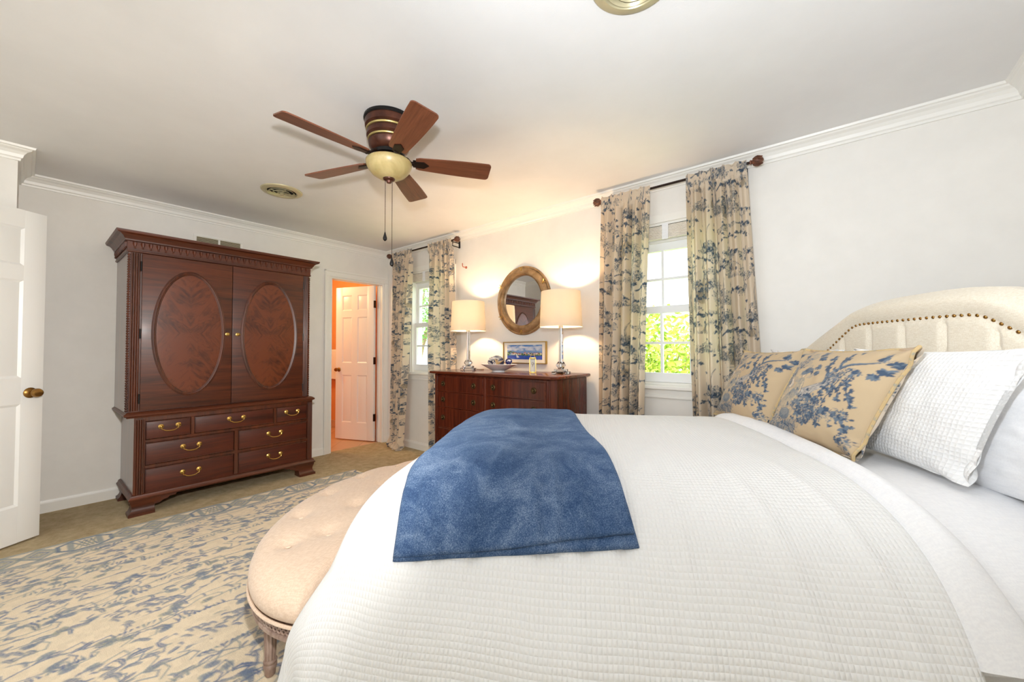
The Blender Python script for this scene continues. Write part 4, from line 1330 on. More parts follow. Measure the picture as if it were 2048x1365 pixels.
Pc = thing('framed_picture', 'small landscape watercolour in thin gold frame hung under the mirror', 'picture', (2.235, -0.001, 1.153))
fm = MB()
w2, h2, t2 = 0.252, 0.103, 0.008
fm.box(-w2, w2, -0.022, 0, h2 - t2, h2, 0.002).box(-w2, w2, -0.022, 0, -h2, -h2 + t2, 0.002).box(-w2, -w2 + t2, -0.022, 0, -h2 + t2, h2 - t2).box(w2 - t2, w2, -0.022, 0, -h2 + t2, h2 - t2)
part('frame', fm, M_GOLD, Pc)
part('mat_board', MB().box(-w2 + t2, w2 - t2, -0.012, -0.002, -h2 + t2, h2 - t2), mat('ivory_mat_board', srgb(238, 230, 214), 0.8), Pc, smooth=None)
NW, NH = 200, 70
pw, ph = 0.205, 0.068
im = watercolour(NW, NH)
pg = MB().grid(lambda u, v: (-pw + 2 * pw * u, -0.0130, -ph + 0.004 + 2 * ph * v), NW - 1, NH - 1)
po = part('painting', pg, M_PAINTING, Pc, smooth=None)
set_print(po, im.a.reshape(-1, 3))

# ================================================================== ON THE DRESSER
M_PORC = mat('white_porcelain', srgb(232, 231, 230), 0.15, **{'Coat Weight': 0.4})
B = MB()
prof = [(0.060, 0), (0.062, 0.004), (0.060, 0.010), (0.085, 0.020), (0.125, 0.040), (0.160, 0.058), (0.176, 0.066), (0.174, 0.069), (0.155, 0.062), (0.115, 0.042), (0.07, 0.022), (0.001, 0.016)]
B.lathe(prof, 48, (0, 0, 0), sx=1.0, sy=0.72)
bo = part('bowl', B, M_PORC, None, smooth=50)
bo.location = (2.168, -0.30, TOP); bo.rotation_euler = (0, 0, 0.1)
tag(bo, 'shallow white oval bowl in the middle of the dresser top', 'bowl')
M_ROPE = noise_color(mat('blue_white_striped_cotton', rough=0.8), srgb(70, 70, 96), srgb(224, 220, 214), 7, stretch=(1, 1, 3), lo=0.44, hi=0.56, distort=1.5)
tg = MB()
for k in range(9):
    a0 = k * 0.7
    c = Vector((0, 0, 0.055))
    ax = Vector((math.sin(k * 1.3), math.cos(k * 2.1), math.sin(k * .7 + 1))).normalized()
    u = ax.orthogonal().normalized(); w_ = ax.cross(u)
    rr = 0.050 if k % 2 else 0.042
    tg.tube([c + (u * math.cos(2 * PI * j / 20) * 1.25 + w_ * math.sin(2 * PI * j / 20)) * rr + ax * (0.012 * math.sin(3 * 2 * PI * j / 20)) for j in range(20)], 0.0085, 8, closed=True)
tgo = part('rope_knot_ball', tg, M_ROPE, None)
tgo.location = (2.135, -0.30, TOP + 0.034); tgo.scale = (1.15, 0.9, 0.92)
tag(tgo, 'large striped knotted ball resting in the white bowl', 'ornament')
M_BLUEB = noise_color(mat('cobalt_glazed_ball', rough=0.2), srgb(22, 30, 92), srgb(230, 232, 240), 34, lo=0.55, hi=0.62, detail=2)
bb = MB().sphere((0, 0, 0), 0.030, 20, 14)
bb2 = part('porcelain_ball', bb, M_BLUEB, None)
bb2.location = (2.285, -0.30, TOP + 0.092)
tag(bb2, 'small cobalt blue and white ball near the rim of the bowl', 'ornament')
dw = MB()
for k, (a, l) in enumerate(((0.3, .07), (1.4, .05), (2.2, .06), (-0.6, .05))):
    dw.tube([(0, 0, 0), (l * .5 * math.cos(a), .01 * (k - 1.5), l * .4 * abs(math.sin(a)) + .01), (l * math.cos(a), .015 * (k - 1.5), l * .75 * abs(math.sin(a)) + .012)], [.009, .007, .003], 7)
dwo = part('driftwood_twig', dw, mat('bleached_driftwood', srgb(196, 166, 122), 0.8), None)
dwo.location = (2.205, -0.36, TOP + 0.066)
tag(dwo, 'pale branching driftwood twig lying between the balls in the bowl', 'ornament')
CK = thing('carriage_clock', 'small gold carriage clock on the dresser beside the lamp nearer the bed', 'clock', (2.52, -0.27, TOP), 0.62)
cm = MB().box(-0.028, 0.028, -0.024, 0.024, 0, 0.010, 0.002).box(-0.028, 0.028, -0.024, 0.024, 0.118, 0.130, 0.002)
for sx in (-1, 1):
    for sy in (-1, 1):
        cm.box(sx * 0.025 - 0.0035, sx * 0.025 + 0.0035, sy * 0.021 - 0.0035, sy * 0.021 + 0.0035, 0.010, 0.118)
cm.box(-0.0215, 0.0215, 0.016, 0.020, 0.010, 0.118).box(0.0215, 0.0245, -0.0175, 0.0175, 0.010, 0.118)
part('case', cm, M_GOLD, CK)
part('dial_plate', MB().box(-0.0213, 0.0213, -0.016, -0.012, 0.012, 0.116), mat('silvered_dial', srgb(214, 214, 206), 0.4), CK)
hd = MB().tube([(-0.004, -0.0165, 0.05), (0.003, -0.0165, 0.082)], 0.0014, 6).tube([(0, -0.0165, 0.075), (0.010, -0.0165, 0.080)], 0.0014, 6).lathe([(0.012, 0), (0.012, 0.0012), (0.010, 0.0012), (0.010, 0)], 24, (0, -0.016, 0.078), axis='-y', cap=False)
part('hands', hd, M_BLACK, CK)
part('handle', MB().tube([(-0.018, 0, 0.130), (-0.015, 0, 0.146), (0, 0, 0.150), (0.015, 0, 0.146), (0.018, 0, 0.130)], 0.0025, 8), M_GOLD, CK)

# ================================================================== CURTAINS
def curtain_rod(x0, x1, zr, label, yr=-0.112):
    t = thing('curtain_rod', label, 'curtain rod', ((x0 + x1) / 2, yr, zr), 0, 'dark curtain rods over the windows')
    h = (x1 - x0) / 2
    part('rod', MB().tube([(-h, 0, 0), (h, 0, 0)], 0.0085, 12), M_BRONZE, t)
    M_FIN = M_FINIAL
    for s in (-1, 1):
        f = MB().lathe([(0.008, 0), (0.014, 0.004), (0.014, 0.010), (0.010, 0.014), (0.020, 0.020), (0.028, 0.036), (0.028, 0.048), (0.020, 0.064), (0.008, 0.074), (0.001, 0.077)], 12, (0, 0, 0), axis='x')
        if s < 0:
            f.v = [(-x, y, z) for x, y, z in f.v]
        f.v = [(x + s * h, y, z) for x, y, z in f.v]
        rb_ = f
        for k in range(8):
            a = 2 * PI * k / 8
            rb_.tube([(s * (h + 0.02 + 0.05 * j / 4), (0.021 + 0.009 * math.sin(PI * j / 4)) * math.cos(a + .25 * j), (0.021 + 0.009 * math.sin(PI * j / 4)) * math.sin(a + .25 * j)) for j in range(5)], 0.003, 5)
        part('finial', rb_, M_FIN, t, label='carved brown acorn finial')
        bx = s * (h - 0.035)
        br_ = MB().box(bx - 0.006, bx + 0.006, -0.010, -yr - 0.002, -0.016, -0.009, 0.001).box(bx - 0.011, bx + 0.011, -yr - 0.006, -yr - 0.001, -0.065, 0.012, 0.001).tube([(bx, 0.012, -0.012), (bx, 0.006, -0.055), (bx, -yr - 0.008, -0.058)], 0.005, 6)
        part('bracket', br_, M_BLACK, t)
    return t


M_FINIAL = noise_color(mat('carved_brown_wood', rough=0.5), srgb(70, 40, 28), srgb(122, 76, 54), 40)
RODZ = 2.347
curtain_rod(3.085, 4.085, RODZ, 'dark curtain rod over the window nearest the bed')
curtain_rod(0.245, 1.385, RODZ, 'dark curtain rod over the window nearest the bathroom door')

TOILE = toile_repeat()


def curtain(xt0, xt1, xb0, xb1, zbot, label, seed, puddle=False, cloth=0.72, yc=-0.112):
    r = random.Random(seed)
    nu, nv = 270, 440
    nf = 5
    ph = [r.uniform(-.5, .5) for _ in range(nf + 2)]
    am = [r.uniform(.6, 1.15) for _ in range(nf + 2)]
    ztop = RODZ + 0.022

    def pos(u, v):
        z = zbot + (ztop - zbot) * v
        # v = 1 at the top
        k = 1 - v
        lean = 3 * k * k - 2 * k * k * k if False else k
        x0 = xt0 + (xb0 - xt0) * lean; x1 = xt1 + (xb1 - xt1) * lean
        s = u * nf
        i = int(min(s, nf - 1e-6)); f = s - i
        q = (ph[i] * (1 - f) + ph[i + 1] * f); a = (am[i] * (1 - f) + am[i + 1] * f)
        wave = math.sin(2 * PI * s + q + 0.5 * math.sin(3 * k + seed)) + 0.42 * math.sin(4 * PI * s + 2 * q + 1.7 * k) + 0.22 * math.sin(6.6 * PI * s + 3 * q + 0.8 * k)
        amp = (0.022 + 0.020 * min(1, k * 3)) * a
        head = math.exp(-((v - 0.985) / 0.012) ** 2)
        y = yc + amp * wave * (1 - 0.45 * head)
        x = x0 + (x1 - x0) * u + 0.017 * math.cos(2 * PI * s + q) * (0.5 + 0.5 * k)
        z2 = z + 0.006 * math.sin(5 * PI * s + q) * head * 1.0 + (0.006 * wave if v > 0.995 else 0)
        if puddle:
            b = max(0.0, 1 - z / 0.16)
            fl = b * b * (3 - 2 * b)
            y -= fl * (0.050 + 0.022 * math.sin(2 * PI * s * .5 + 1))
            x += fl * 0.05 * (u - .35)
            y += 0.024 * math.sin(z * 55 + 5 * u) * (1 if z < .11 else 0) * b
            z2 = max(z2, 0.003 + 0.018 * b * (0.5 + 0.5 * math.sin(9 * u + 2)))
        if v > 0.955:
            y = yc - 0.014 - 0.35 * abs(y - yc) if v > 0.965 else min(y, yc - 0.012)
        return (x, min(y, -0.060), z2)

    mb = MB().grid(pos, nu, nv)
    o = part('curtain', mb, M_TOILE, None, smooth=180)
    U, V = np.meshgrid(np.arange(nu + 1) / nu, np.arange(nv + 1) / nv)
    off = seed * 137
    set_print(o, TOILE.sample(U.ravel() * cloth * 800 + off, (zbot + (ztop - zbot) * V.ravel()) * 800 + off * 2))
    tag(o, label, 'curtain', 'blue toile curtain panels')
    return o


curtain(0.272, 0.672, 0.262, 0.500, 0.006, 'blue toile curtain panel puddled on the carpet in the corner by the bathroom door', 1, True, 0.70)
curtain(0.962, 1.345, 0.970, 1.455, 0.02, 'blue toile curtain panel hanging behind the lamp nearest the bathroom door', 2)
curtain(3.075, 3.460, 3.025, 3.372, 0.02, 'blue toile curtain panel between the dresser and the window nearest the bed', 3)
curtain(3.704, 4.062, 3.730, 4.165, 0.02, 'blue toile curtain panel hanging beside the headboard', 4)
hk = MB().tube([(0, 0, 0), (0, -0.05, 0), (0.006, -0.062, 0.01), (0.006, -0.062, 0.035)], 0.005, 8).lathe([(0.014, 0), (0.014, 0.004)], 12, (0, 0, 0), axis='-y')
hko = part('curtain_holdback', hk, mat('reddish_wood_hook', srgb(168, 96, 76), 0.5), None)
hko.location = (1.452, 0, 2.06)
tag(hko, 'small reddish curtain hook on the wall above the lamp nearest the bathroom door', 'hook')

# ================================================================== WOVEN SHADES
M_WOVEN = fabric('cream_woven_shade', srgb(220, 212, 200), srgb(238, 232, 222), 240, 0.2)
for xc, lab, tx in ((3.585, 'cream woven shade pulled up in the window nearest the bed', -0.055), (0.865, 'cream woven shade pulled up in the window nearest the bathroom door', -0.125)):
    t = thing('window_shade', lab, 'blind', (xc, 0.018, 2.0), 0, 'pulled-up woven shades')
    nR = 11
    pl = [(0.016, 0.0), (0.016, 0.098)]
    front = []
    for k in range(nR * 4 + 1):
        z = 0.098 - 0.098 * k / (nR * 4)
        front.append((-0.010 - 0.006 * abs(math.sin(PI * k / 4)), z))
    mb = MB().prism(pl + front, 'x', -0.338, 0.338)
    part('gathered_slats', mb, M_WOVEN, t, smooth=60)
    part('head_rail', MB().box(-0.340, 0.340, -0.012, 0.016, 0.0985, 0.1), M_BLACK, t)
    part('cloth_tape', MB().prism([(-0.022, 0.110), (-0.019, 0.05), (-0.026, 0.02), (-0.022, -0.008), (-0.018, -0.008), (-0.017, 0.05), (-0.018, 0.110)], 'x', tx - 0.022, tx + 0.022), M_COTTON, t)

# ================================================================== CEILING FAN
FX, FY = 2.60, -1.71
FN = thing('ceiling_fan', 'five-blade brown ceiling fan with amber glass bowl light and pull chains', 'ceiling fan', (FX, FY, CZ))
part('canopy', MB().lathe([(0.132, 0.0), (0.134, -0.012), (0.128, -0.018)], 40), M_BLACK, FN)
part('motor_housing', MB().lathe([(0.126, -0.018), (0.128, -0.030), (0.126, -0.052), (0.114, -0.060), (0.112, -0.076), (0.118, -0.082), (0.118, -0.104), (0.106, -0.114), (0.104, -0.128), (0.110, -0.134), (0.104, -0.160), (0.088, -0.176), (0.07, -0.184)], 40), M_DARKFAN, FN)
part('trim_band', MB().tube([(0.1145 * math.cos(2 * PI * k / 40), 0.1145 * math.sin(2 * PI * k / 40), -0.068) for k in range(40)], 0.0065, 8, closed=True).tube([(0.107 * math.cos(2 * PI * k / 40), 0.107 * math.sin(2 * PI * k / 40), -0.121) for k in range(40)], 0.0062, 8, closed=True), M_FANGOLD, FN, label='pale gold bands')
part('flywheel', MB().lathe([(0.072, -0.185), (0.086, -0.187), (0.086, -0.205), (0.072, -0.207)], 32), M_BLACK, FN)
part('light_fitter', MB().lathe([(0.06, -0.2075), (0.075, -0.212), (0.075, -0.226), (0.085, -0.232)], 32), M_DARKFAN, FN)
M_AMBER = noise_color(mat('amber_alabaster_glass', rough=0.35, **{'Subsurface Weight': 0.2}), srgb(172, 152, 100), srgb(200, 182, 130), 5, distort=1)
bw_ = [(0.118, -0.232), (0.122, -0.238), (0.120, -0.254), (0.110, -0.276), (0.090, -0.300), (0.060, -0.318), (0.030, -0.326), (0.001, -0.328)]
part('glass_bowl', MB().lathe(bw_, 48), M_AMBER, FN, smooth=60)
part('bottom_cap', MB().lathe([(0.034, -0.322), (0.030, -0.331), (0.016, -0.338), (0.012, -0.348), (0.001, -0.350)], 20), M_DARKFAN, FN)
for dx, dy, l in ((-0.020, -0.010, 0.28), (0.012, 0.012, 0.42)):
    c = MB()
    c.tube([(dx, dy, -0.335), (dx, dy, -0.335 - l)], 0.0013, 6)
    for k in range(int(l / 0.006)):
        c.sphere((dx, dy, -0.338 - k * 0.006), 0.0022, 5, 4)
    co = part('pull_chain', c, M_BRONZE, FN)
    z = -0.335 - l
    part('fob', MB().lathe([(0.001, z + 0.004), (0.004, z - 0.008), (0.011, z - 0.034), (0.010, z - 0.044), (0.001, z - 0.052)], 14, (dx, dy, 0)), M_BLACK, co)
ZB_ = -0.225
for k in range(5):
    a = math.radians(-90 + 72 * k)
    # outline of one blade along local x
    out = []
    r0, r1, w0, w1 = 0.122, 0.560, 0.048, 0.066
    for j in range(7):
        t = PI / 2 * j / 6
        out.append((r1 - 0.020 + 0.020 * math.sin(t), w1 - 0.022 + 0.022 * math.cos(t)))
    up_ = [(r0 + 0.02, w0 - 0.008), (r0 + 0.04, w0)] + [(r0 + 0.04 + (r1 - 0.02 - r0 - 0.04) * j / 8, w0 + (w1 - w0) * math.sin(PI / 2 * j / 8)) for j in range(1, 8)] + out
    poly = [(x, y) for x, y in up_] + [(x, -y) for x, y in reversed(up_)]
    bm_ = MB().prism(poly, 'z', -0.003, 0.003)
    Rm = Matrix.Rotation(a, 4, 'Z') @ Matrix.Rotation(math.radians(-13), 4, 'X')
    bo_ = part('blade', bm_, M_BLADE, FN, smooth=30)
    bo_.matrix_local = Matrix.Translation((0, 0, ZB_)) @ Rm
    ir = MB().prism([(0.126, -0.021), (0.186, -0.025), (0.214, 0), (0.186, 0.025), (0.126, 0.021)], 'z', -0.008, -0.0032)
    ir.prism([(0.126, -0.021), (0.186, -0.025), (0.214, 0), (0.186, 0.025), (0.126, 0.021)], 'z', 0.0032, 0.006)
    ir.tube([(0.080, 0, 0.028), (0.098, 0, 0.022), (0.114, 0, 0.0), (0.135, 0, -0.004)], [0.012, 0.011, 0.012, 0.016], 8, flat=0.7)
    part('blade_iron', ir, M_BRONZE, bo_, label='dark bronze blade arm')

# ================================================================== VENTS
def round_vent(x, y, label):
    t = thing('ceiling_vent', label, 'vent', (x, y, CZ), 0, 'round ceiling air vents')
    part('rim', MB().lathe([(0.145, 0), (0.145, -0.004), (0.138, -0.010), (0.108, -0.016), (0.100, -0.006)], 48, cap=False), M_VENT, t, smooth=50)
    part('throat_shade', MB().lathe([(0.001, -0.001), (0.104, -0.001), (0.104, -0.003), (0.001, -0.003)], 32, cap=False), M_DARK, t)  # dark disc, paints the shade inside the vent
    for r, z in ((0.088, -0.020), (0.060, -0.026), (0.034, -0.031)):
        part('cone', MB().lathe([(r + 0.005, z + 0.004), (r + 0.006, z), (r - 0.006, z + 0.012), (r - 0.007, z + 0.016)], 40, cap=False), M_VENT, t, smooth=60)
    part('hub', MB().lathe([(0.014, -0.020), (0.014, -0.034), (0.001, -0.037)], 16).tube([(-0.085, 0, -0.012), (0.085, 0, -0.012)], 0.004, 6).tube([(0, -0.085, -0.012), (0, 0.085, -0.012)], 0.004, 6), M_VENT, t)


round_vent(1.108, -1.692, 'round cream ceiling vent beyond the fan, toward the armoire')
round_vent(3.962, -1.668, 'round cream ceiling vent overhead near the bed, cut by the top of the photo')

GV = thing('wall_vent', 'white louvred return air grille on the wall just above the armoire', 'vent', (0.0, -1.818, 2.135), PI / 2)
g = MB()
for x0, x1, z0, z1 in ((-0.192, 0.192, 0.082, 0.104), (-0.192, 0.192, -0.104, -0.082), (-0.192, -0.170, -0.082, 0.082), (0.170, 0.192, -0.082, 0.082), (-0.008, 0.008, -0.082, 0.082)):
    g.box(x0, x1, -0.010, 0, z0, z1, 0.002)
part('frame', g, M_TRIM, GV)
lv = MB()
for k in range(13):
    z = -0.076 + k * 0.0127
    lv.prism([(-0.006, z - 0.003), (-0.003, z + 0.006), (-0.002, z + 0.006), (-0.005, z - 0.003)], 'x', -0.170, 0.170)
part('louvre', lv, mat('grey_enamel_louvre', srgb(176, 166, 140), 0.4), GV, smooth=None)
part('duct_shade', MB().box(-0.170, 0.170, -0.0012, -0.0004, -0.082, 0.082), M_DARK, GV)  # thin dark sheet in place of the shade behind the louvres

# ================================================================== RUG
RX0, RX1, RY0, RY1, RPX = 0.82, 3.26, -3.95, -0.90, 0.004
rw, rh = int((RX1 - RX0) / RPX), int((RY1 - RY0) / RPX)
RUG = rug_pattern(rw, rh, RPX)
nx, ny = 560, 700
rz = np.random.RandomState(2).rand(nx + 1, ny + 1) * 0.0016
def rug_pos(u, v):
    e = min(u * (RX1 - RX0), (1 - u) * (RX1 - RX0), v * (RY1 - RY0), (1 - v) * (RY1 - RY0))
    return (RX0 + (RX1 - RX0) * u, RY0 + (RY1 - RY0) * v, 0.002 + 0.011 * min(1.0, e / 0.008) + rz[int(round(u * nx)), int(round(v * ny))])
rg = part('area_rug', MB().grid(rug_pos, nx, ny), M_RUG, None, smooth=180)
U, V = np.meshgrid(np.arange(nx + 1) / nx, np.arange(ny + 1) / ny)
set_print(rg, RUG.sample(U.ravel() * (rw - 1), V.ravel() * (rh - 1)))
tag(rg, 'large ivory rug with slate blue leafy vines and diamond border on the carpet', 'rug')

# ================================================================== BED
BED_C = Vector((4.70019, -0.91910, 0)); TH = 0.52193
BROT = TH + PI
LV, WV = Vector((-math.cos(TH), -math.sin(TH), 0)), Vector((-math.sin(TH), math.cos(TH), 0))


def bl(l, w, z):
    return (l, -w, z)


def bw2(l, w, z):
    return BED_C + LV * l + WV * w + Vector((0, 0, z))


BED = thing('bed', 'queen bed with oatmeal linen nailhead headboard standing at an angle in the room', 'bed', BED_C, BROT)
part('side_rail', MB().box(-0.02, 1.84, -0.69, 0.69, 0.10, 0.27, 0.02), M_LINEN, BED)
for l in (0.05, 1.80):
    for w in (-0.66, 0.66):
        part('leg', MB().lathe([(0.022, 0.016 if l > 1.5 else 0), (0.03, 0.10)], 12, bl(l, w, 0)), M_BLACK, BED)
part('mattress', MB().box(0.01, 1.80, -0.62, 0.62, 0.275, 0.655, 0.09, 4), M_COTTON, BED)
part('bed_skirt', MB().box(0.0, 1.845, -0.70, 0.70, 0.05, 0.27, 0.01), M_COTTON, BED)

HBP = [(0, 1.382), (.10, 1.382), (.18, 1.378), (.25, 1.370), (.30, 1.360), (.345, 1.342), (.39, 1.322), (.45, 1.300), (.535, 1.264), (.635, 1.218), (.70, 1.188), (.74, 1.165), (.765, 1.135), (.775, 1.09)]
HBX = np.array([p[0] for p in HBP]); HBZ = np.array([p[1] for p in HBP])
WC = 0.035
NLP = [(0, 1.287), (.12, 1.287), (.235, 1.285), (.275, 1.279), (.31, 1.262), (.364, 1.231), (.449, 1.178), (.526, 1.137), (.60, 1.10), (.66, 1.06), (.685, 1.01), (.69, .95), (.69, .60)]
nl = np.array(NLP)


def hb_dist(w, z):
    """signed distance-like value: positive outside the nail line"""
    aw = abs(w)
    d = 9
    for (x0, z0), (x1, z1) in zip(NLP[:-1], NLP[1:]):
        dx, dz = x1 - x0, z1 - z0
        t = max(0, min(1, ((aw - x0) * dx + (z - z0) * dz) / (dx * dx + dz * dz)))
        d = min(d, math.hypot(aw - x0 - t * dx, z - z0 - t * dz))
    if aw < 0.69:
        zi = float(np.interp(aw, nl[:11, 0], nl[:11, 1])) if aw < 0.685 else 1.0
        ins = z < zi
    else:
        ins = False
    return -d if ins else d


def hb_front(u, v):
    w = -0.775 + 1.55 * u
    zt = float(np.interp(abs(w), HBX, HBZ))
    z = 0.30 + (zt - 0.30) * v
    e = min(zt - z, (0.776 - abs(w)) * 1.0)
    e = max(e, 0)
    rnd = 1 - max(0, 1 - e / 0.045) ** 2
    s = hb_dist(w, z)
    if s > 0:                       # padded border roll
        q = min(1.0, s / 0.085)
        dep = 0.016 * math.sin(PI * min(1, q * 0.95)) ** 0.6
    else:                           # tufted field: upright pleats meeting diamond buttons
        dep = 0.012
        px = 0.165
        ww = w - 0.01
        zb = 1.10
        k = round(ww / px)
        bend = 0.022 * math.exp(-((z - zb) / 0.05) ** 2) * (1 if k % 2 else -1)
        dd = abs(ww - bend - k * px)
        dep -= 0.014 * math.exp(-(dd / 0.010) ** 2) * min(1, -s / 0.03)
        for kk in (-4, -3, -2, -1, 0, 1, 2, 3, 4):
            rr = math.hypot(ww - kk * px, z - zb)
            dep -= 0.014 * math.exp(-(rr / 0.03) ** 2)
        dep *= min(1.0, -s / 0.02 + 0.05)
    l = -0.045 + 0.045 * rnd + dep * rnd
    return bl(l, w + WC, z)


hm_ = MB().grid(hb_front, 190, 130)
def hb_back(u, v):
    w = -0.775 + 1.55 * u
    zt = float(np.interp(abs(w), HBX, HBZ))
    z = 0.30 + (zt - 0.30) * v
    return bl(-0.085, w + WC, z)
hm_.grid(lambda u, v: hb_back(1 - u, v), 60, 2)
n = 60
edge = [(-0.775 + 1.55 * k / n) for k in range(n + 1)]
vs = []
for w in edge:
    zt = float(np.interp(abs(w), HBX, HBZ))
    vs += [bl(-0.085, w + WC, zt), bl(-0.045, w + WC, zt)]
hm_.add(vs, [(2 * k, 2 * k + 1, 2 * k + 3, 2 * k + 2) for k in range(n)])
for w in (-0.775, 0.775):
    hm_.add([bl(-0.085, w + WC, 0.30), bl(-0.045, w + WC, 0.30), bl(-0.045, w + WC, 1.09), bl(-0.085, w + WC, 1.09)], [(0, 1, 2, 3)])
HB = part('headboard', hm_, M_LINEN, BED, smooth=60)
for w in (-0.6, 0.6):
    part('headboard_post', MB().box(-0.080, -0.05, -(w + WC) - 0.04, -(w + WC) + 0.04, 0, 0.31), M_BLACK, BED)
# brass nails spaced along the line
dense = []
for s in (-1, 1):
    pts = NLP if s > 0 else NLP
    dense.append([(s * x, z) for x, z in pts])
nail = MB()
for s in (-1, 1):
    L_ = 0
    acc = 0.0125
    for (x0, z0), (x1, z1) in zip(NLP[:-1], NLP[1:]):
        sl = math.hypot(x1 - x0, z1 - z0)
        while acc < sl:
            t = acc / sl
            x, z = x0 + (x1 - x0) * t, z0 + (z1 - z0) * t
            c = bl(0.0015, s * x + WC, z)
            nail.lathe([(0.0062, 0.0), (0.0058, 0.003), (0.004, 0.0052), (0.0015, 0.0062)], 10, c, axis='x')
            acc += 0.025
        acc -= sl
part('nailhead', nail, M_BRASSD, HB, label='row of round bronze nailheads')

# ------------------------------------------------------------------ bedding surface
def arc_table(pts):
    p = np.array(pts, dtype=float)
    d = np.r_[0, np.cumsum(np.hypot(np.diff(p[:, 0]), np.diff(p[:, 1])))]
    q = np.linspace(0, d[-1], 240)
    X, Z = np.interp(q, d, p[:, 0]), np.interp(q, d, p[:, 1])
    k = 21
    ker = np.ones(k) / k
    def sm(a):
        b = np.r_[2 * a[0] - a[1:k][::-1], a, 2 * a[-1] - a[-k:-1][::-1]]
        return np.convolve(b, ker, 'same')[k - 1:k - 1 + len(a)]
    return q, sm(X), sm(Z)

TOPZ = 0.805
NEAR = arc_table([(0, .805), (.2, .803), (.36, .795), (.48, .770), (.58, .728), (.655, .67), (.715, .59), (.76, .50), (.79, .40), (.81, .28), (.82, .16), (.82, .06)])
FAR = arc_table([(0, .805), (.3, .812), (.52, .812), (.64, .795), (.72, .745), (.77, .66), (.80, .5), (.81, .3), (.81, .1)])
FOOT = arc_table([(0, .805), (1.45, .805), (1.68, .801), (1.77, .783), (1.835, .742), (1.87, .69), (1.89, .62), (1.905, .50), (1.913, .40), (1.918, .25), (1.918, .08)])


def surf(lA, wA, off=0.0, wr=1.0):
    """point of the bedding top surface for cloth coordinates (arc lengths) lA, wA; off lifts it along z and outward"""
    q, X, Z = NEAR if wA < 0 else FAR
    a = abs(wA)
    W_ = float(np.interp(a, q, X)); dw = TOPZ - float(np.interp(a, q, Z))
    sg = -1 if wA < 0 else 1
    q, X, Z = FOOT
    if lA > 0:
        L_ = float(np.interp(lA, q, X)); dl = TOPZ - float(np.interp(lA, q, Z))
    else:
        L_ = lA; dl = 0
    dw_, dl_ = max(dw, 0), max(dl, 0)
    drop = (dw_ ** 2.2 + dl_ ** 2.2) ** (1 / 2.2)
    if dw < 0:
        drop += dw
    drop = min(drop, TOPZ - 0.05 - 0.02 * math.sin(7 * lA + 5 * wA))
    # round the plan of the foot corner
    RR = 0.32
    wx, lx = W_ - (0.82 - RR), L_ - (1.918 - RR)
    if wx > 0 and lx > 0:
        u_, v_ = wx / RR, lx / RR
        W_ = (0.82 - RR) + RR * u_ * math.sqrt(max(0, 1 - v_ * v_ / 2))
        L_ = (1.918 - RR) + RR * v_ * math.sqrt(max(0, 1 - u_ * u_ / 2))
    hang = min(1.0, drop / 0.45)
    # soft folds in the hanging parts
    fl = math.sin(5.2 * lA + 1.3) + 0.6 * math.sin(11.3 * lA + 0.4)
    fw_ = math.sin(6.1 * wA + .7) + 0.5 * math.sin(13.0 * wA)
    side = min(1, dw_ / 0.3); ft = min(1, dl_ / 0.3)
    W_ += wr * (0.012 * fl * side * hang)
    L_ += wr * (0.014 * fw_ * ft * hang)
    cn = side * ft
    W_ += cn * 0.022 * hang * (1 + math.sin(14 * (lA - wA))); L_ += cn * 0.02 * hang * (1 + math.sin(11 * (lA - wA) + 2))
    fl_ = max(0.0, drop - 0.24) / 0.4 * min(1, dl_ / 0.10) * min(1, dw_ / 0.10)
    W_ += 0.07 * fl_; L_ += 0.09 * fl_
    z = TOPZ - drop
    z += wr * 0.004 * mnoise.noise(Vector((lA * 3.1, wA * 3.1, 2.0))) + wr * 0.002 * mnoise.noise(Vector((lA * 11, wA * 8, 5.0)))
    up = 1 - min(1, max(0, drop) / 0.25) ** 1.5
    W_ += off * (1 - up) * 0.9 * side; L_ += off * (1 - up) * 0.9 * ft
    z += off * (0.25 + 0.75 * up)
    return (L_, sg * W_, max(z, 0.02))


def head_edge(wA):
    """cloth position of the duvet's turned-back edge"""
    return 0.425 + 0.025 * wA * wA + 0.06 * max(0, wA)


LMAX = FOOT[0][-1] - 0.05
WN, WF = NEAR[0][-1] - 0.03, FAR[0][-1] - 0.15
def duv(u, v):
    wA = -WN + (WN + WF) * u
    l0 = head_edge(wA)
    lA = l0 + (LMAX - l0) * v
    e = (lA - l0)
    off = 0.022 * (1 - max(0, 1 - e / 0.03) ** 2)
    # long pulled creases running toward the near edge
    p = surf(lA, wA, off)
    cr = 0
    for (lc, k, s_, w0) in ((0.78, 0.10, 0.008, -0.25), (0.98, 0.06, 0.007, -0.35), (0.62, 0.12, 0.009, -0.2), (1.2, -0.08, 0.006, -0.7), (1.75, -0.3, 0.012, -0.85)):
        d = lA - lc - k * (wA - w0)
        if wA < w0:
            cr += s_ * math.exp(-(d / 0.018) ** 2) * min(1, (w0 - wA) / 0.2)
    return bl(p[0], p[1] - cr * 0.6 * (1 if wA < -0.5 else 0), p[2] + cr * (0.8 if wA > -0.7 else 0.3))


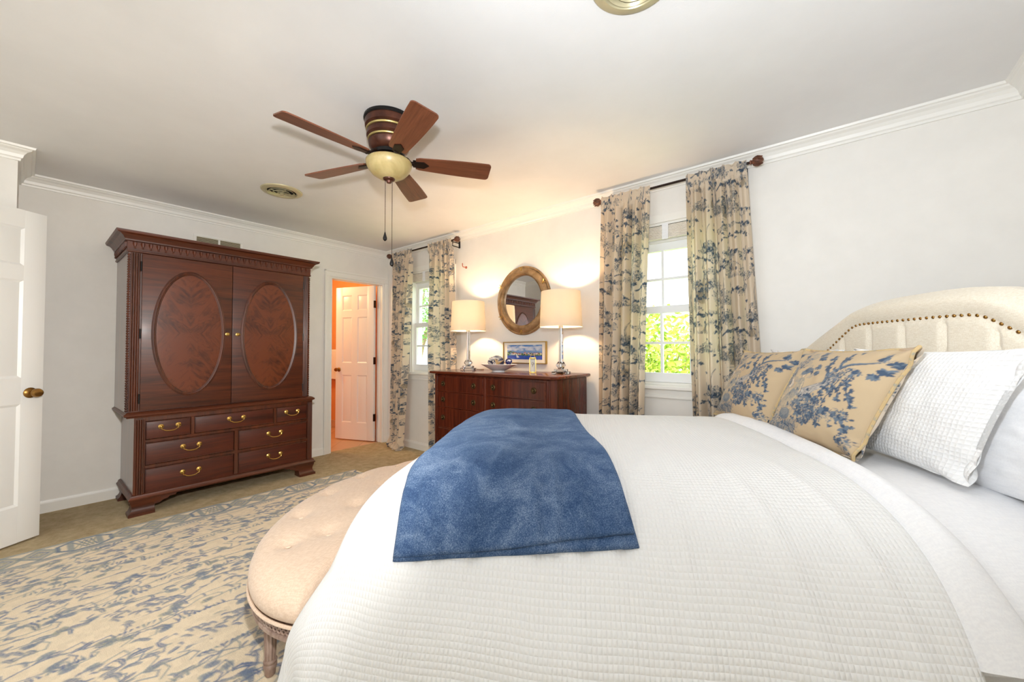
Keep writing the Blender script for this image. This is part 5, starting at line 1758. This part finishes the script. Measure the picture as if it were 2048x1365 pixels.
dm = MB().grid(duv, 170, 170, lambda u, v: (-WN + (WN + WF) * u, head_edge(-WN + (WN + WF) * u) + (LMAX - head_edge(-WN + (WN + WF) * u)) * v))
DUV = part('duvet', dm, M_WAFFLE, None, smooth=180)
DUV.location = BED_C; DUV.rotation_euler = (0, 0, BROT)
tag(DUV, 'white waffle weave duvet spread over the bed and hanging to the floor', 'duvet')
WB = float(np.interp(-0.56, -NEAR[2], NEAR[0]))      # cloth length down to z = 0.56 on the near side
def fold(u, v):
    wA = -WB + (WB + WF - .05) * u
    c = head_edge(wA) + 0.012
    wd = 0.095 + 0.05 * max(0, -wA - 0.3) + 0.02 * math.sin(4 * wA)
    t = v
    lA = c - wd * t
    bulge = max(0.0, math.sin(PI * t)) ** 0.55
    p = surf(lA, wA, 0.004 + 0.040 * bulge, 0.6)
    z = p[2] + 0.004 * mnoise.noise(Vector((wA * 9, t * 2, 1)))
    return bl(p[0], p[1], z)
fo = part('turned_back_edge', MB().grid(fold, 150, 22), M_COTTON, DUV, smooth=180, label='smooth white turned-back edge')

def sheet(u, v):
    wA = -WB - 0.01 + (WB + WF - .1) * u
    lA = 0.032 + 0.48 * v
    p = surf(lA, wA, -0.008, 0.4)
    return bl(p[0], p[1], p[2] + 0.003 * math.sin(20 * lA + 6 * wA) * (1 if wA < -.3 else .3))
SH = part('bed_sheet', MB().grid(sheet, 120, 40), M_COTTON, None, smooth=180)
SH.location = BED_C; SH.rotation_euler = (0, 0, BROT)
sd = SH.modifiers.new('thickness', 'SOLIDIFY'); sd.thickness = 0.003; sd.offset = -1
tag(SH, 'smooth white sheet on the bed under the pillows', 'sheet')

# ------------------------------------------------------------------ throw blanket
def plush():
    m = mat('blue_plush_fleece', rough=0.95, **{'Sheen Weight': 0.35, 'Sheen Roughness': 0.4, 'Specular IOR Level': 0.1})
    N, L, b = nodes(m)
    b.inputs['Sheen Tint'].default_value = srgb(150, 180, 220)
    tc = N.new('ShaderNodeTexCoord')
    a = N.new('ShaderNodeTexNoise'); a.inputs['Scale'].default_value = 6.5; a.inputs['Detail'].default_value = 6; a.inputs['Roughness'].default_value = 0.72; a.inputs['Distortion'].default_value = 0.8
    f = N.new('ShaderNodeTexNoise'); f.inputs['Scale'].default_value = 380; f.inputs['Detail'].default_value = 3; f.inputs['Roughness'].default_value = 0.8
    mp = N.new('ShaderNodeMapping'); mp.inputs['Scale'].default_value = (1, 0.55, 1)
    L.new(tc.outputs['Object'], mp.inputs[0]); L.new(tc.outputs['Object'], a.inputs['Vector']); L.new(mp.outputs[0], f.inputs['Vector'])
    ma = N.new('ShaderNodeMath'); ma.operation = 'MULTIPLY_ADD'; ma.inputs[1].default_value = 0.56
    a2 = N.new('ShaderNodeMath'); a2.operation = 'MULTIPLY'; a2.inputs[1].default_value = 0.44
    L.new(a.outputs[0], a2.inputs[0]); L.new(f.outputs[0], ma.inputs[0]); L.new(a2.outputs[0], ma.inputs[2])
    cr = N.new('ShaderNodeValToRGB')
    e = cr.color_ramp.elements
    e[0].position = 0.37; e[0].color = srgb(36, 62, 102)
    e[1].position = 0.66; e[1].color = srgb(146, 166, 194)
    k = e.new(0.5); k.color = srgb(74, 99, 136)
    L.new(ma.outputs[0], cr.inputs[0]); L.new(cr.outputs[0], b.inputs['Base Color'])
    bp = N.new('ShaderNodeBump'); bp.inputs['Strength'].default_value = 0.55; bp.inputs['Distance'].default_value = 0.004
    L.new(f.outputs[0], bp.inputs['Height']); L.new(bp.outputs[0], b.inputs['Normal'])
    return m


M_PLUSH = plush()
RID = [(-0.16, .10, -0.35), (-0.02, .16, -0.25), (0.05, -0.10, -0.40), (0.13, 0.05, -0.30), (0.20, .12, -0.45), (-0.24, 0.02, -0.45), (0.26, -0.05, -0.5)]
WEND = float(np.interp(-0.655, -NEAR[2], NEAR[0]))
def throw_pt(a, wA, off, lim):
    lc = 1.478 + 0.150 * wA
    lA = lc - 0.318 * a                       # a = +1 toward the headboard
    wob = 0.006 * math.sin(9 * wA + a)
    p = surf(lA + wob, wA, 0.022 + off, 1.0)
    h = 0
    for i, (ac, sl, w0) in enumerate(RID):
        if wA < w0:
            d = a * 0.31 - ac - sl * (wA - w0) - 0.01 * math.sin(14 * wA + i)
            h += 0.015 * math.exp(-(d / 0.012) ** 2) * min(1, (w0 - wA) / 0.12)
    h += 0.005 * mnoise.noise(Vector((lA * 7, wA * 9, off * 40)))
    edge = max(0, abs(a) - 0.94) / 0.06
    h -= 0.004 * edge ** 2
    up = 0.8 if wA > -0.55 else 0.35
    return bl(p[0], p[1] - (h * 0.7 if wA < -0.5 else 0), p[2] + h * up)
T_ = MB()
T_.grid(lambda u, v: throw_pt(2 * u - 1, 0.80 - (0.80 + WEND + 0.035 * (0.5 - u) * 2) * v, 0.011, 0), 70, 130)
T_.grid(lambda u, v: throw_pt((2 * u - 1) * (1.0 if u < .5 else .985), 0.80 - (0.80 + WEND + 0.035 * (0.5 - u) * 2 - 0.016 + 0.012 * math.sin(3 * u + 1)) * v, 0.022 - 0.008 * max(0, 1 - abs(u) / .06), 1), 70, 130)
TB = part('throw_blanket', T_, M_PLUSH, None, smooth=180)
TB.location = BED_C; TB.rotation_euler = (0, 0, BROT)
sd = TB.modifiers.new('thickness', 'SOLIDIFY'); sd.thickness = 0.008; sd.offset = -1
tag(TB, 'plush blue throw blanket folded across the white bed near its foot', 'blanket')

# ------------------------------------------------------------------ pillows
def pillow(name, label, Wd, Ht, Tk, l, w, z, lean, m, yaw=0.0, roll=0.0, group=None, prints=None, seed=0, pipe=None, n=64, bow=0.07, flange=0.0, wafuv=False, sag=0.0, shear=0.0):
    r = random.Random(seed)
    o0, o1 = r.uniform(0, 50), r.uniform(0, 50)

    def shape(a, b, sgn):
        x = Wd / 2 * a * (1 - bow * (1 - b * b))
        zz = Ht / 2 * b * (1 - bow * (1 - a * a))
        fa = min(1, (1 - abs(a)) / max(1e-6, 1 - flange) * (1)) if flange else 1
        aa, bb_ = (abs(a) / (1 - flange), abs(b) / (1 - flange * 0.0)) if flange else (abs(a), abs(b))
        aa = min(1, aa)
        t = (max(0, 1 - aa ** 2.6) * max(0, 1 - abs(b) ** 2.6)) ** 0.55
        y = -sgn * Tk / 2 * t
        y += 0.006 * mnoise.noise(Vector((a * 3 + o0, b * 3 + o1, sgn * 2.0))) * t + 0.004 * mnoise.noise(Vector((a * 7 + o0, b * 6, sgn))) * t
        # creases pulled out of the corners
        cq = max(0, abs(a) - .45) * max(0, abs(b) - .45)
        y += sgn * 0.05 * cq * math.sin(11 * (abs(a) - abs(b)) + o0)
        zz -= sag * (1 - a * a) * (0.5 + 0.5 * b)
        zz -= 0.02 * (1 - a * a) * 0
        x += shear * (zz / Ht + 0.5)
        return (x, y, zz + Ht / 2)
    mb = MB()
    uvf = (lambda u, v: (u * Wd, v * Ht)) if wafuv else None
    mb.grid(lambda u, v: shape(2 * u - 1, 2 * v - 1, 1), n, n, uvf)
    mb.grid(lambda u, v: shape(1 - 2 * u, 2 * v - 1, -1), n, n, uvf)
    o = part(name, mb, m, None, smooth=180)
    X = -WV * math.cos(yaw) + LV * math.sin(yaw)
    up0 = Vector((0, 0, 1))
    back = -LV * math.cos(yaw) - WV * math.sin(yaw)
    Zd = up0 * math.cos(lean) + back * math.sin(lean)
    Yd = Zd.cross(X)
    Mx = Matrix((X, Yd, Zd)).transposed().to_4x4()
    Mx = Mx @ Matrix.Rotation(roll, 4, 'Y')
    Mx.translation = bw2(l, w, z)
    o.matrix_world = Mx
    tag(o, label, 'pillow', group)
    if prints:
        front, back_ = prints
        U, V = np.meshgrid(np.arange(n + 1) / n, np.arange(n + 1) / n)
        f = front.sample(U.ravel() * (front.w - 1), V.ravel() * (front.h - 1))
        g = back_.sample(U.ravel() * 380 + 90 * seed, V.ravel() * 380 + 200)
        set_print(o, np.vstack([f, g]))
    if pipe:
        q = []
        for a0, b0, a1, b1 in ((-1, -1, 1, -1), (1, -1, 1, 1), (1, 1, -1, 1), (-1, 1, -1, -1)):
            for k in range(24):
                t = k / 24
                q.append(shape(a0 + (a1 - a0) * t, b0 + (b1 - b0) * t, 1))
        part('piping', MB().tube(q, 0.0055, 8, closed=True), pipe, o)
    return o


TP = toile_pillow()
M_PIPE = noise_color(mat('toile_piping', rough=0.9), srgb(196, 170, 124), srgb(150, 150, 138), 60, lo=0.5, hi=0.7)
pillow('bed_pillow', 'plain smooth white pillow at the back against the headboard, cut by the photo edge', 0.68, 0.36, 0.085, 0.070, -0.44, 0.775, 0.01, M_COTTON, seed=3, bow=0.05)
pillow('pillow_sham', 'white waffle weave sham behind the larger, nearer toile cushion', 0.62, 0.375, 0.085, 0.168, -0.075, 0.806, 0.05, M_WAFFLE2, seed=5, bow=0.06, flange=0.07, wafuv=True, shear=0.16)
pillow('pillow_sham', 'white waffle weave sham on the far side behind the smaller toile cushion', 0.56, 0.37, 0.075, 0.162, 0.52, 0.808, 0.05, M_WAFFLE2, seed=6, bow=0.06, flange=0.07, wafuv=True, shear=0.08)
pillow('throw_pillow', 'blue toile cushion nearer the camera, largest in view, leaning on the white sham', 0.475, 0.375, 0.16, 0.345, 0.045, 0.812, 0.24, M_TOILEP, prints=(TP, TOILE), seed=7, pipe=M_PIPE, n=170, yaw=-0.10, roll=-0.02, shear=0.14)
pillow('throw_pillow', 'blue toile cushion farther away, beside the curtain at the far side of the bed', 0.475, 0.375, 0.15, 0.400, 0.525, 0.814, 0.34, M_TOILEP, prints=(TP, TOILE), seed=8, pipe=M_PIPE, n=170, yaw=-0.10, roll=-0.02, shear=0.10)

# ================================================================== BENCH
BC = bw2(2.10, 0.39, 0)
BN = thing('bench', 'half-round tufted sand linen bench with grey-washed legs at the foot of the bed', 'bench', BC, BROT)
EA, EB = 0.86, 0.575
NO = 96
outl = []
for k in range(NO):
    if k <= 72:
        f = PI * k / 72
        outl.append((EB * math.sin(f), EA * math.cos(f)))
    else:
        t = (k - 72) / 24
        outl.append((0.0, -EA + 2 * EA * t))
CEN = (0.24, 0.0)
def ring(mb, levels, fn=None, capb=True):
    vs = []
    for s, z in levels:
        for l, w in outl:
            p = (CEN[0] + (l - CEN[0]) * s, CEN[1] + (w - CEN[1]) * s)
            vs.append(bl(p[0], p[1], z + (fn(p[0], p[1]) if fn else 0)))
    m = len(levels)
    fs = [(i * NO + k, i * NO + (k + 1) % NO, i * NO + NO + (k + 1) % NO, i * NO + NO + k) for i in range(m - 1) for k in range(NO)]
    fs += [tuple(range(NO - 1, -1, -1)), tuple((m - 1) * NO + k for k in range(NO))]
    return mb.add(vs, fs)
tuft = [(0.42, -0.30), (0.46, -0.02), (0.44, 0.28), (0.34, 0.56), (0.18, -0.44), (0.22, -0.15), (0.22, 0.15), (0.18, 0.44), (0.28, -0.56)]
def dim(l, w):
    z = 0
    for a, b in tuft:
        z -= 0.020 * math.exp(-((l - a) ** 2 + (w - b) ** 2) / 0.0016) + 0.008 * math.exp(-((l - a) ** 2 + (w - b) ** 2) / 0.012)
    return z
lev = [(0.98, 0.280), (0.998, 0.290), (1.006, 0.312), (1.002, 0.335), (0.985, 0.356), (0.955, 0.372), (0.91, 0.384), (0.86, 0.391)] + [(0.84 - 0.03 * k, 0.393 + 0.012 * (1 - ((28 - k) / 28) ** 2)) for k in range(28)]
part('cushion', ring(MB(), lev, lambda l, w: dim(l, w)), M_BENCHF, BN, smooth=180)
for a, b in tuft:
    bt = MB().lathe([(0.012, 0), (0.010, 0.004), (0.001, 0.006)], 12, bl(a, b, 0.392 - 0.020))
    part('tuft_button', bt, M_BENCHF, BN)
part('piping', MB().tube([bl(CEN[0] + (l - CEN[0]) * 1.002, w * 1.002, 0.278) for l, w in outl], 0.006, 8, closed=True), M_BENCHF, BN)
ap = ring(MB(), [(0.97, 0.212), (0.985, 0.216), (0.985, 0.226), (0.975, 0.229), (0.975, 0.256), (0.985, 0.259), (0.988, 0.271), (0.975, 0.2725)])
part('apron', ap, M_GREYWASH, BN, smooth=40)
cv = MB()
dn_ = []
for i in range(NO):
    l0_, w0_ = outl[i]; l1_, w1_ = outl[(i + 1) % NO]
    for j in range(4):
        dn_.append((l0_ + (l1_ - l0_) * j / 4, w0_ + (w1_ - w0_) * j / 4))
for s in (-1, 1):
    cv.tube([bl(CEN[0] + (l - CEN[0]) * 0.979, w * 0.979, 0.2425 + s * 0.008 * math.sin(i * PI / 3.2)) for i, (l, w) in enumerate(dn_)], 0.0038, 5, closed=True)
part('carved_guilloche', cv, M_GREYWASH, BN)
for l, w in ((0.20, -0.745), (0.20, 0.745), (0.50, -0.30), (0.50, 0.30), (0.035, -0.70), (0.035, 0.70)):
    lg = MB()
    prof = [(0.013, 0.0155), (0.017, 0.022), (0.018, 0.045), (0.022, 0.048), (0.022, 0.056), (0.019, 0.060), (0.022, 0.064), (0.0225, 0.070), (0.018, 0.074)]
    lg.lathe(prof, 20, bl(l, w, 0))
    nn = 20
    vs = []
    lvls = [(0.0175, 0.074), (0.022, 0.186), (0.019, 0.192)]
    for r_, z_ in lvls:
        for k in range(nn * 2):
            a = PI * k / nn
            q = r_ * (1.0 if k % 4 < 2 else 0.86)
            vs.append(bl(l + q * math.cos(a), w + q * math.sin(a), z_))
    n2 = nn * 2
    lg.add(vs, [(i * n2 + k, i * n2 + (k + 1) % n2, i * n2 + n2 + (k + 1) % n2, i * n2 + n2 + k) for i in range(2) for k in range(n2)])
    lg.box(l - 0.026, l + 0.026, -w - 0.026, -w + 0.026, 0.190, 0.214, 0.003)
    part('leg', lg, M_GREYWASH, BN, smooth=50)

# ================================================================== BATHROOM TOWEL
TW = MB()
def tw(u, v):
    x = -1.62 + 0.52 * u
    s = v * 0.86
    rb_ = 0.016
    if s < 0.42:
        return (x, -0.052 - rb_ - 0.006 * math.sin(9 * u) * (0.42 - s) / .42, 0.75 + s)
    if s > 0.44:
        return (x, -0.052 + rb_, 1.17 - (s - 0.44))
    t = (s - 0.42) / 0.02 * PI
    return (x, -0.052 - rb_ * math.cos(t), 1.17 + rb_ * math.sin(t))
TW.grid(tw, 24, 86)
two = part('bath_towel', TW, fabric('white_terry', srgb(232, 228, 222), srgb(244, 242, 238), 300, 0.5, weave=False), None, smooth=180)
sd = two.modifiers.new('thickness', 'SOLIDIFY'); sd.thickness = 0.009; sd.offset = 0
tag(two, 'white towel hanging on a bar in the peach bathroom behind the open door', 'towel')
TBAR = thing('towel_bar', 'brass towel bar on the peach bathroom wall holding the white towel', 'towel bar', (-1.36, -0.052, 1.168))
part('bar', MB().tube([(-0.36, 0, 0), (0.36, 0, 0)], 0.008, 10), M_BRASS, TBAR)
for s in (-1, 1):
    part('bracket', MB().tube([(s * 0.35, 0, 0), (s * 0.35, 0.090, 0)], 0.009, 10), M_BRASS, TBAR)
